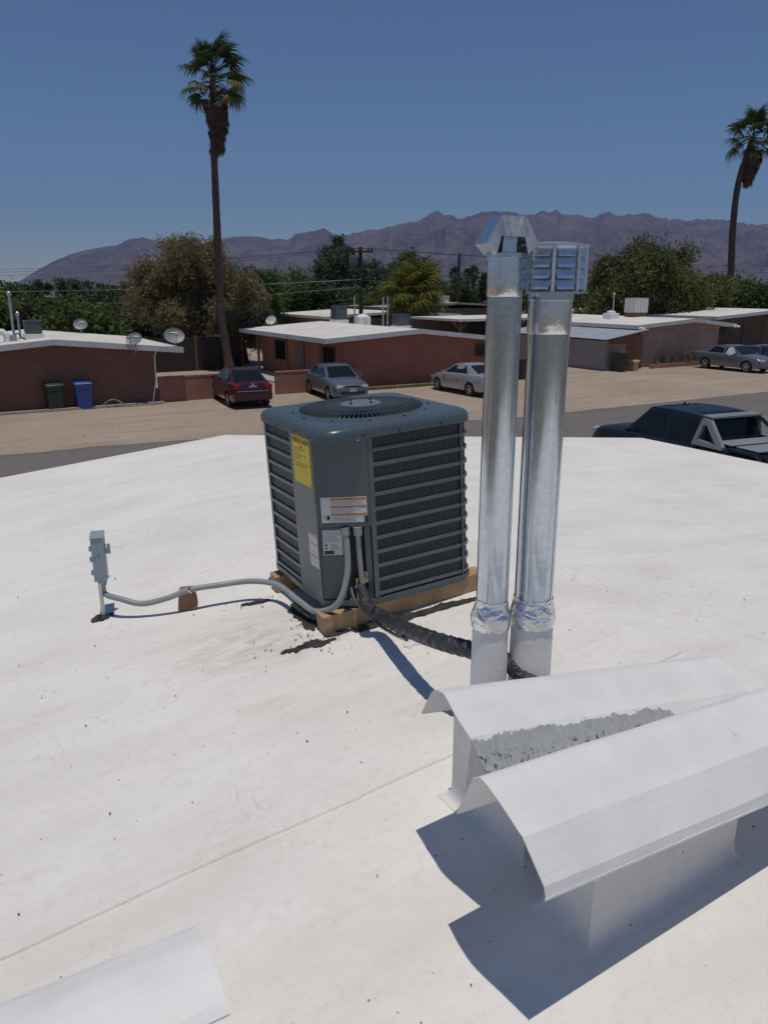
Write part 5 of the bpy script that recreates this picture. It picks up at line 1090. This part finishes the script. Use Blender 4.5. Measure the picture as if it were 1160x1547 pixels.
# ================================================================== vegetation
def leaf_mesh(name, centers, size, m, elong=1.8, droop=0.0, seed=0):
    g = np.random.default_rng(seed); n = len(centers); c = np.asarray(centers, float)
    d = g.normal(size=(n, 3)); d[:, 2] -= droop; d /= np.linalg.norm(d, axis=1)[:, None]
    e = g.normal(size=(n, 3)); e -= d * (e * d).sum(1)[:, None]; e /= np.linalg.norm(e, axis=1)[:, None]
    s = size * g.uniform(0.6, 1.35, (n, 1)); a = d * s * elong * 0.5; b_ = e * s * 0.5
    V = np.empty((n, 4, 3)); V[:, 0] = c - a; V[:, 1] = c - a * 0.1 + b_; V[:, 2] = c + a; V[:, 3] = c - a * 0.1 - b_
    me = bpy.data.meshes.new(name); me.vertices.add(4 * n); me.vertices.foreach_set('co', V.reshape(-1))
    me.loops.add(4 * n); me.loops.foreach_set('vertex_index', np.arange(4 * n, dtype=np.int32))
    me.polygons.add(n); me.polygons.foreach_set('loop_start', np.arange(0, 4 * n, 4, dtype=np.int32)); me.polygons.foreach_set('loop_total', np.full(n, 4, dtype=np.int32))
    me.update(calc_edges=True); me.materials.append(m); return me
L_TAM = leafmat('leaf_tamarisk', (0.218, 0.191, 0.097), (0.154, 0.145, 0.074), (0.268, 0.218, 0.121), 0.3)
L_MESQ = leafmat('leaf_mesquite', (0.130, 0.145, 0.059), (0.186, 0.191, 0.074), (0.101, 0.114, 0.049), 0.3)
L_GRN = leafmat('leaf_green', (0.096, 0.150, 0.050), (0.138, 0.192, 0.065), (0.077, 0.119, 0.046), 0.28)
L_EUC = leafmat('leaf_eucalyptus', (0.098, 0.131, 0.081), (0.135, 0.169, 0.105), (0.077, 0.105, 0.068), 0.25)
L_DRK = leafmat('leaf_dark', (0.078, 0.100, 0.051), (0.112, 0.134, 0.069), (0.065, 0.082, 0.043), 0.2)
def tree(name, label, loc, h, w, m, nl, leaf, seed, trunk=0.3, base=0.15, nclump=34, shape='round', droop=0.3, group=None, gap=0.5, flat=1.0, elong=1.8):
    g = np.random.default_rng(seed); t = thing(name, label, 'tree', loc, group=group)
    cl = []; cz = h * (base + (1 - base) * 0.5); rz = h * (1 - base) * 0.5
    while len(cl) < nclump:
        p = g.normal(size=3); p /= np.linalg.norm(p); rr_ = g.uniform(0.25, 0.92) ** 0.6
        q = np.array([p[0] * w / 2 * rr_, p[1] * w / 2 * rr_ * flat, p[2] * rz * rr_])
        if shape == 'tall': q[:2] *= 0.55 + 0.5 * (1 - abs(q[2]) / rz)
        if shape == 'cone': f = (q[2] + rz) / (2 * rz); q[:2] *= (1.05 - f)
        cl.append(q + [0, 0, cz])
    cl = np.array(cl); cs = np.full(nclump, w * 0.10) * g.uniform(0.6, 1.4, nclump) * (1.25 if nclump < 30 else 1)
    tr_ = MB(); lean = Vector((g.uniform(-.06, .06) * h, g.uniform(-.06, .06) * h, h * (base + 0.28)))
    tr_.tube(catmull([(0, 0, -0.05), lean * 0.45 + Vector((0.1 * trunk, 0, 0)), lean], 4), [trunk * (1 - 0.55 * k / 8) for k in range(9)], 8)
    tr_.build('trunk', M_BARK, t, smooth=60)
    lm = MB()
    for q in cl[:: max(1, nclump // 22)]:
        s0 = lean * g.uniform(0.5, 1.0); e_ = Vector(q); mid_ = s0.lerp(e_, 0.5) + Vector((0, 0, 0.06 * h))
        lm.tube(catmull([s0, mid_, e_], 3), [trunk * 0.34 * (1 - 0.85 * k / 6) for k in range(7)], 5)
    lm.build('limbs', M_BARK, t, smooth=60)
    pick = g.integers(0, nclump, nl); off = g.normal(size=(nl, 3)) * cs[pick][:, None]; off[:, 2] *= 0.75
    # twig strings inside each clump: leaves gather along short random lines so that gaps show
    nst = nclump * 26; st = g.normal(size=(nst, 3)); st /= np.linalg.norm(st, axis=1)[:, None]; si = g.integers(0, 26, nl)
    dirs = st[pick * 26 + si]; off = off * (1 - gap) + dirs * (g.uniform(0.1, 1.75, nl) * cs[pick])[:, None] * gap * 1.3
    off[:, 2] -= droop * (off[:, 0] ** 2 + off[:, 1] ** 2) / (w * 0.35)
    c = cl[pick] + off; c[:, 2] = np.maximum(c[:, 2], 0.25)
    ob('crown', leaf_mesh('crown', c, leaf, m, seed=seed, droop=droop, elong=elong), t); return t
tree('tamarisk_tree', 'big feathery olive brown tamarisk behind the tall palm trunk', HP(286, 52), 7.9, 7.4, L_TAM, 95000, 0.060, 11, 0.38, 0.10, 52, droop=0.5, elong=4.5, gap=0.68)
tree('tamarisk_tree', 'smaller loose tamarisk drooping over the roof corner of the red brick house', HP(366, 50), 5.6, 4.2, L_TAM, 36000, 0.060, 12, 0.25, 0.12, 26, droop=0.5, elong=4.5, gap=0.68)
tree('mesquite_tree', 'big round dark mesquite behind the rooftop cooler', HP(975, 63), 7.7, 9.6, L_MESQ, 70000, 0.125, 13, 0.42, 0.14, 54, droop=0.25, elong=2.6, gap=0.62)
tree('mesquite_tree', 'mesquite half hidden behind the louvred flue cap', HP(1052, 67), 5.9, 6.4, L_MESQ, 30000, 0.13, 14, 0.3, 0.12, 30)
tree('eucalyptus_tree', 'tall narrow eucalyptus left of the utility pole', HP(512, 118), 11.8, 7.0, L_EUC, 20000, 0.24, 15, 0.35, 0.22, 24, 'tall', gap=0.6)
tree('eucalyptus_tree', 'low grey green eucalyptus right behind the utility pole', HP(556, 116), 8.2, 6.5, L_EUC, 18000, 0.24, 16, 0.3, 0.18, 22)
tree('eucalyptus_tree', 'broad eucalyptus rising behind the fan palm', HP(622, 128), 11.4, 8.8, L_EUC, 26000, 0.25, 17, 0.35, 0.16, 26)
tree('eucalyptus_tree', 'rounded eucalyptus just right of the fan palm top', HP(598, 132), 9.0, 7.0, L_EUC, 18000, 0.25, 18, 0.3, 0.16, 22)
tree('shade_tree', 'dark green shade tree beside the brown house condenser', HP(20, 70), 4.7, 5.6, L_GRN, 20000, 0.15, 19, 0.25, 0.08, 26)
tree('shade_tree', 'small dark round tree against the left foot of the mountain', HP(57, 125), 6.6, 3.8, L_DRK, 11000, 0.22, 20, 0.2, 0.12, 16)
tree('shade_tree', 'wispy pale green tree against the mountain, next to the small dark round tree', HP(108, 120), 6.9, 4.6, L_EUC, 9000, 0.2, 21, 0.2, 0.18, 18, gap=0.65)
tree('palo_verde', 'bright green palo verde between the tamarisk and the utility pole', HP(420, 78), 6.2, 8.5, L_GRN, 34000, 0.145, 22, 0.28, 0.06, 34)
tree('palo_verde', 'green bushy tree to the right of the tall palm trunk', HP(375, 66), 7.0, 7.0, L_GRN, 32000, 0.14, 23, 0.3, 0.10, 32)
grp = 'green trees in the next street'
rt = random.Random(5)
labs = [(-40, 60, 4.3, 'bushy green tree behind the ducts of the brown brick house roof'), (75, 62, 3.9, 'bushy olive tree behind the dark condenser of the brown brick house'), (125, 58, 3.7, 'bushy green tree behind the small pale dish of the brown brick house'),
        (165, 66, 4.3, 'dark bushy tree just beyond the small pale dish of the brown brick house'), (205, 74, 4.6, 'bushy green tree crowding the big tamarisk beyond the brown brick house'), (250, 80, 4.9, 'bushy olive tree hidden behind the crown of the big tamarisk'),
        (455, 84, 4.6, 'bushy green tree between the palo verde and the tall eucalyptus'), (495, 80, 4.8, 'dark bushy tree at the foot of the tall narrow eucalyptus'), (540, 92, 4.8, 'bushy green tree directly behind the dark utility pole'),
        (585, 88, 4.6, 'bushy olive tree between the utility pole and the yellow green fan palm'), (655, 150, 5.6, 'bushy green tree between the yellow green fan palm and the bare pole'), (700, 160, 5.6, 'dark bushy tree under the slim far palms'),
        (760, 150, 5.8, 'bushy green tree behind the folded cap flue'), (812, 120, 5.4, 'bushy olive tree behind the louvred cap flue'), (850, 96, 5.2, 'bushy green tree between the louvred flue and the rooftop cooler'),
        (880, 84, 4.8, 'dark bushy tree behind the vent stack by the cooler'), (1085, 92, 5.6, 'bushy green tree at the foot of the leaning palm'), (1118, 100, 6.0, 'bushy olive tree just past the leaning palm trunk'),
        (1150, 96, 5.7, 'bushy green tree behind the house with the dark porch'), (1190, 90, 5.8, 'dark bushy tree beyond the house with the dark porch')]
for k, (px, d, hh, lb) in enumerate(labs):
    tree('street_tree', lb, HP(px, d), hh * rt.uniform(0.94, 1.05), hh * rt.uniform(1.15, 1.55), [L_GRN, L_MESQ, L_GRN, L_DRK][k % 4], 15000, 0.19, 100 + k, 0.24, 0.06, 24, group=grp)
# the far wood: one mass of crowns beyond the row
g = np.random.default_rng(3); cs_ = []
for k in range(260):
    d = g.uniform(170, 700); x = g.uniform(-0.85, 0.85) * d; hh = g.uniform(4.0, 6.4); ww = g.uniform(5, 10)
    q = g.normal(size=(150, 3)) * [ww * 0.30, ww * 0.30, hh * 0.22] + [x, d, hh * 0.55]; q[:, 2] = np.clip(q[:, 2], 0.2, hh * 1.05); cs_.append(q)
o = ob('far_trees', leaf_mesh('far_trees', np.concatenate(cs_), 1.0, L_DRK, seed=9)); o['kind'] = 'stuff'; tag(o, 'dark green belt of far trees at the foot of the mountains', 'trees')

# ------------------------------------------------------------------ palms
def frond_mesh(seed, dead, pl, fr, m):
    g = random.Random(seed); b = MB()
    b.tube(catmull([(0, 0, 0), (pl * 0.5, 0, pl * 0.12), (pl, 0, 0.0)], 3), [0.035 * (1 - 0.6 * k / 6) for k in range(7)], 4)
    n = 26 if not dead else 18
    for i in range(n):
        a = R(-118 + 236 * i / (n - 1)) + g.uniform(-.04, .04); l_ = fr * (0.72 + 0.28 * math.cos(a * 0.7)) * g.uniform(0.85, 1.1); wv = 0.030 + 0.03 * g.random()
        d = Vector((math.cos(a), math.sin(a), 0)); nrm = Vector((-d.y, d.x, 0)); c = Vector((pl, 0, 0)); droop = (0.35 + 0.5 * g.random()) * (1.7 if dead else 1.0)
        if dead: d = (d + Vector((0.9, 0, 0))).normalized(); nrm = Vector((-d.y, d.x, 0))
        pts = [c, c + d * l_ * 0.5 + Vector((0, 0, 0.10 * l_ - droop * 0.05 * l_)), c + d * l_ * 0.82 + Vector((0, 0, -droop * 0.16 * l_)), c + d * l_ * 0.95 + Vector((0, 0, -droop * 0.55 * l_))]
        ws = [0.012, wv, wv * 0.6, 0.003]
        vs = []
        for p, w_ in zip(pts, ws): vs += [p - nrm * w_, p + nrm * w_]
        b.add(vs, [(2 * k, 2 * k + 1, 2 * k + 3, 2 * k + 2) for k in range(3)])
    return b.mesh('frond', m)
L_PALM = leafmat('leaf_palm', (0.040, 0.070, 0.026), (0.062, 0.095, 0.034), (0.10, 0.10, 0.05), 0.22)
L_PALMY = leafmat('leaf_palm_yellow', (0.16, 0.17, 0.035), (0.10, 0.14, 0.035), (0.22, 0.19, 0.04), 0.3)
L_DEAD = leafmat('leaf_palm_dead', (0.158, 0.117, 0.083), (0.112, 0.083, 0.060), (0.090, 0.068, 0.053), 0.1)
L_TAN = leafmat('leaf_palm_tan', (0.25, 0.20, 0.12), (0.18, 0.15, 0.08), (0.16, 0.15, 0.07), 0.2)
def palm(label, path, r0, r1, nf, nd, pl, fr, seed, skirt, wind=(0, 0), green=None, tan=0.25, spread=1.0, name='fan_palm', vis=True):
    g = random.Random(seed); base = Vector(path[0]); t = thing(name, label, 'palm tree', base)
    pts = catmull([Vector(p) - base for p in path], 6); n = len(pts)
    b = MB(); b.tube([pts[0] - Vector((0, 0, 0.1))] + pts, [r0 * 1.5] + [(r0 + (r1 - r0) * k / (n - 1)) * (1 + (0.35 if k == 0 else 0)) * (1 + 0.04 * math.sin(k * 2.3)) for k in range(n)], 12)
    b.build('trunk', M_PALMBARK, t, smooth=60); top = pts[-1]
    fm = [frond_mesh(seed * 10 + k, False, pl, fr, green or L_PALM) for k in range(4)]; tm_ = [frond_mesh(seed * 10 + 5 + k, True, pl, fr, L_TAN) for k in range(2)]; dm = [frond_mesh(seed * 10 + 8 + k, True, pl * 0.8, fr * 0.8, L_DEAD) for k in range(3)]
    def place(nm, me, pitch, yaw, pos, s):
        d = Vector((math.cos(pitch) * math.cos(yaw) + wind[0], math.cos(pitch) * math.sin(yaw) + wind[1], math.sin(pitch))).normalized()
        q = d.to_track_quat('X', 'Z'); o = ob(nm, me, t, pos); o.rotation_mode = 'QUATERNION'; o.rotation_quaternion = q @ Matrix.Rotation(g.uniform(-.5, .5), 3, 'X').to_quaternion(); o.scale = (s, s, s)
    for k in range(nf):
        f = k / nf; pitch = R(88 - 128 * f ** 0.85) + g.uniform(-.18, .18); yaw = k * 2.39996 + g.uniform(-.3, .3)
        me = g.choice(tm_) if (f > 0.62 and g.random() < tan) else g.choice(fm)
        place('frond', me, pitch, yaw, top + Vector((0, 0, 0.25 - 0.7 * f)), g.uniform(0.8, 1.1) * spread)
    for k in range(nd):
        f = k / max(1, nd); z = -0.5 - skirt * f; yaw = k * 2.39996
        place('dead_frond', g.choice(dm), R(-66 - 18 * g.random() + 14 * (1 - f)), yaw, top + Vector((0.12 * math.cos(yaw), 0.12 * math.sin(yaw), z)), g.uniform(0.62, 0.92) * (1 - 0.25 * f))
    return t
PD = 45.0
def PP(px, py, d):                                # photo pixel at a given forward distance
    r = ray(px, py); return Vector((0, 0, HC)) + r * (d / r.y)
palm('very tall thin fan palm with a shaggy brown skirt, rising between the two brick houses', [HP(341, PD, 0.0), PP(334, 470, PD), PP(328, 340, PD), PP(323, 215, PD), PP(321, 118, PD)], 0.25, 0.15, 36, 84, 1.1, 0.82, 3, 2.4, wind=(0.22, 0), spread=1.08, tan=0.6)
palm('tall leaning fan palm with brown skirt over the burnt adobe house', [HP(1098, 70, 0.0), PP(1102, 430, 70), PP(1106, 350, 70), PP(1115, 275, 70), PP(1137, 207, 70)], 0.33, 0.22, 34, 76, 1.25, 0.98, 4, 2.4, wind=(0.1, 0), spread=1.1, tan=0.6)
palm('short stout fan palm with a yellow green crown behind the red brick house', [HP(625, 60, 0.0), HP(626, 60, 2.2), HP(626, 60, 4.3)], 0.62, 0.42, 46, 80, 1.1, 1.35, 5, 2.8, green=L_PALMY, tan=0.3, spread=1.15)
far_p = 'slim palms on the skyline by the far pole'
for k, (px, py, d) in enumerate(((706, 418, 190), (715, 413, 185), (688, 418, 170))):
    palm('slim far palm on the skyline next to the bare pole', [HP(px, d, 0), PP(px, (py + 440) / 2, d), PP(px, py, d)], 0.25, 0.2, 26, 14, 1.0, 1.1, 20 + k, 1.4)
    bpy.data.objects[-1] if False else None
for o in list(col.objects):
    if o.get('label', '').startswith('slim far palm'): o['group'] = far_p
tree('cypress_tree', 'dark slender cypress on the skyline next to the tall flue', HP(731, 150), 8.4, 2.6, L_DRK, 5000, 0.3, 61, 0.15, 0.03, 26, 'cone', droop=0, gap=0.2)
# agaves in the bed of the right house
for k, (u_, v_) in enumerate(((38.6, 32.95), (39.4, 33.0), (40.2, 32.95), (40.9, 33.0))):
    t = thing('agave_plant', 'spiky grey green agave in the bed before the burnt adobe wall', 'plant', F(u_, v_, 0.0), group='agaves in the brick bed'); rr_ = random.Random(k)
    lf = MB(); lf.add([(0, -.035, 0), (0, .035, 0), (.25, .05, .22), (.25, -.05, .22), (.42, 0, .52)], [(0, 1, 2, 3), (3, 2, 4)]); lme = lf.mesh('leaf', L_EUC)
    for j in range(22):
        o = ob('leaf', lme, t, rot=(0, rr_.uniform(-.9, .25), j * 2.4)); sc = rr_.uniform(0.8, 1.25); o.scale = (sc, sc, sc * 1.1)
    part('heart', L_EUC, t, lambda b: b.lathe([(0.06, -0.02), (0.09, 0.08), (0.03, 0.35)], 8))

# ------------------------------------------------------------------ poles and wires
def pole(label, px, d, ytop, r, arm, lean=0.0, can=True):
    base = HP(px, d, 0); topz = PP(px, ytop, d).z; t = thing('utility_pole', label, 'utility pole', base)
    part('shaft', M_POLE, t, lambda b: b.tube([(0, 0, -0.1), (lean * 0.5, 0, topz * 0.5), (lean, 0, topz)], [r, r * 0.85, r * 0.7], 12), smooth=50)
    if arm:
        part('crossarm', M_POLE, t, lambda b: b.box((-0.1, -0.16, topz - 0.35), (2.1, 0.10, 0.13)))
        for x in (-1.0, -0.5, 0.6, 0.85): part('insulator', M_BLACK, t, lambda b: b.lathe([(0.03, topz - 0.30), (0.07, topz - 0.2), (0.04, topz - 0.08)], 8, (x, -0.16, 0)))
        if can: part('transformer', mat('transformer_grey', (0.075, 0.085, 0.095), rough=0.5), t, lambda b: b.lathe([(0.30, topz - 1.7), (0.34, topz - 1.6), (0.34, topz - 0.75), (0.26, topz - 0.62)], 16, (-0.55, -0.2, 0)), smooth=40)
        part('bracket', M_POLE, t, lambda b: b.box((-0.25, -0.1, topz - 1.1), (0.4, 0.08, 0.08)))
    return t, topz, base
p1, z1p, b1p = pole('dark wooden utility pole with crossarm and grey transformer behind the red brick house', 545, 62, 373, 0.19, True)
p2, z2p, b2p = pole('bare leaning wooden pole before the tan roofed building', 691, 88, 383, 0.20, False, lean=0.1)
M_WIRE = mat('wire', (0.045, 0.045, 0.05), rough=0.5); M_WIREL = mat('wire_pale', (0.26, 0.27, 0.27), rough=0.4)
def wirething(label, a, c, sag, r, m):
    pts = [a.lerp(c, k / 24) - Vector((0, 0, sag * 4 * (k / 24) * (1 - k / 24))) for k in range(25)]
    o = MB().tube(pts, r, 6).build('overhead_wire', m, smooth=60); tag(o, label, 'wire'); return o
w1 = b1p + Vector((0, 0, z1p))
wirething('pale service wire sagging from the utility pole behind the tamarisk to the left', w1 + Vector((0, -.2, -2.35)), PP(-160, 441, 66), 0.3, 0.024, M_WIREL)
wirething('lower pale service wire across the trees at the left', w1 + Vector((0, -.2, -2.9)), PP(-160, 462, 64), 0.5, 0.014, M_WIREL)
for k, (dx, yy) in enumerate(((-1.0, 405), (-0.5, 411), (0.85, 418))):
    wirething(['upper', 'middle', 'lower'][k] + ' dark power line crossing the mountain foot at the left', w1 + Vector((dx, -.16, -0.08)), PP(-200, yy, 95), 0.7, 0.014, M_WIRE)
    wirething(['upper', 'middle', 'lower'][k] + ' dark power line running right from the utility pole', w1 + Vector((dx, -.16, -0.08)), PP(1500, 395 + 8 * k, 120), 1.0, 0.014, M_WIRE)
wirething('service wire from the utility pole towards the bare leaning pole', w1 + Vector((0, -.2, -2.4)), b2p + Vector((0.1, 0, z2p - 2.0)), 0.4, 0.016, M_WIRE)

# ================================================================== mountains
prof = [(-700, 436), (-400, 435), (-150, 438), (0, 437), (30, 425), (60, 408), (90, 392), (110, 384), (130, 378), (150, 374), (165, 370), (180, 371), (190, 366), (200, 362), (215, 357), (232, 359), (250, 362), (270, 372), (290, 380), (312, 370), (335, 360), (360, 356), (385, 355), (410, 360), (440, 360), (447, 353), (455, 350), (470, 347), (480, 346), (492, 344), (502, 350), (508, 357), (520, 354), (545, 349), (560, 346), (580, 343), (600, 339), (630, 331), (640, 326), (648, 320), (660, 317), (668, 324), (680, 322), (690, 327), (720, 320), (745, 316), (770, 319), (800, 320), (815, 315), (835, 316), (855, 322), (875, 326), (900, 322), (910, 318), (930, 322), (950, 320), (970, 322), (1000, 328), (1030, 330), (1060, 330), (1080, 328), (1100, 334), (1130, 340), (1160, 336), (1220, 330), (1300, 345), (1450, 360), (1700, 380), (2000, 400), (2400, 430)]
def mtn_h(px, d):
    y = float(np.interp(px, [p[0] for p in prof], [p[1] for p in prof])); r = ray(px, y); return HC + r.z * (d / r.y)
pxs = np.concatenate([np.linspace(-700, -40, 90), np.linspace(-35, 1195, 700), np.linspace(1200, 2400, 140)]); NRr = 130; DC = 9200.0; verts = []; faces = []
for i, px in enumerate(pxs):
    hc = max(6.0, mtn_h(px, DC)); hc *= 1 + 0.03 * (noise.ridged_multi_fractal((px / 22.0, 3.3, 0), 0.7, 2.1, 5, 0.9, 1.8) - 1.3)
    for j in range(NRr):
        s_ = j / (NRr - 1); d = 5200 + (12200 - 5200) * s_; c = (DC - 5200) / (12200 - 5200)
        x = (px - 580) / FPX / 1.041 * d
        t_ = s_ / c if s_ < c else (1 - s_) / (1 - c)
        env = t_ ** 1.25
        rm = noise.ridged_multi_fractal((x / 760, d / 1500, 4.0), 0.85, 2.15, 6, 0.9, 1.9) - 1.2
        k1 = noise.fractal((x / 900, d / 1500, 0.3), 0.9, 2.1, 5); rid = 1 - abs(noise.noise((x / 620 + 0.35 * k1, d / 2600, 2.0))) * 2
        rid2 = 1 - abs(noise.noise((x / 230, d / 900 + 0.3 * k1, 5.0))) * 2
        fade = 4 * t_ * (1 - t_)
        hh = hc * (env + fade * (0.14 * (rid - 0.45) + 0.09 * (rid2 - 0.5) + 0.24 * rm)) if s_ < 0.999 else 0
        hh += (0.006 * hc * noise.fractal((x / 70, d / 120, 8), 1, 2, 4)) * t_ * (0 if abs(s_ - c) < 0.01 else 1)
        if j == 0: hh = -3
        verts.append((x, d, max(-3, hh)))
for i in range(len(pxs) - 1):
    for j in range(NRr - 1):
        a = i * NRr + j; faces.append((a, a + NRr, a + NRr + 1, a + 1))
mm = mat('mountain_rock', (0.2, 0.17, 0.15), rough=0.95); p = mm.node_tree.nodes['Principled BSDF']; p.inputs['Specular IOR Level'].default_value = 0.1
tc = N(mm, 'ShaderNodeTexCoord').outputs['Object']
c = mixrgb(mm, ramp(mm, nz(mm, tc, 0.0022, 8, 0.65), 0.36, 0.64), (0.105, 0.085, 0.076), (0.22, 0.165, 0.135))
c = mixrgb(mm, mth(mm, 'MULTIPLY', ramp(mm, nz(mm, stretch(mm, tc, (1, 1, 2.5)), 0.009, 8, 0.7), 0.52, 0.66), 0.8), c, (0.065, 0.062, 0.056))
c = mixrgb(mm, mth(mm, 'MULTIPLY', ramp(mm, nz(mm, stretch(mm, tc, (1, 1, 1.5)), 0.006, 7, 0.7), 0.60, 0.70), 0.6), c, (0.32, 0.27, 0.24))
L(mm, c, p.inputs['Base Color'])
bp_ = N(mm, 'ShaderNodeBump'); bp_.inputs['Strength'].default_value = 0.9; bp_.inputs['Distance'].default_value = 90
L(mm, nz(mm, tc, 0.012, 8, 0.65), bp_.inputs['Height']); L(mm, bp_.outputs[0], p.inputs['Normal'])
me = bpy.data.meshes.new('mountains'); me.from_pydata(verts, [], faces); me.materials.append(mm); me.polygons.foreach_set('use_smooth', [True] * len(me.polygons)); me.update()
struct(ob('mountains', me))

# ================================================================== haze
hz = MB(); hz.box((0, 0, 799.0), (30000, 30000, 1602.0)); hm = bpy.data.materials.new('haze'); hm.use_nodes = True
for n_ in list(hm.node_tree.nodes):
    if n_.type == 'BSDF_PRINCIPLED': hm.node_tree.nodes.remove(n_)
pv = hm.node_tree.nodes.new('ShaderNodeVolumePrincipled'); pv.inputs['Color'].default_value = (0.32, 0.50, 1.0, 1); pv.inputs['Density'].default_value = 5.0e-5; pv.inputs['Anisotropy'].default_value = 0.0
hm.node_tree.links.new(pv.outputs[0], hm.node_tree.nodes['Material Output'].inputs['Volume'])
o = hz.build('haze', hm); o['kind'] = 'stuff'; tag(o, 'thin blue haze filling the air over the valley', 'haze')
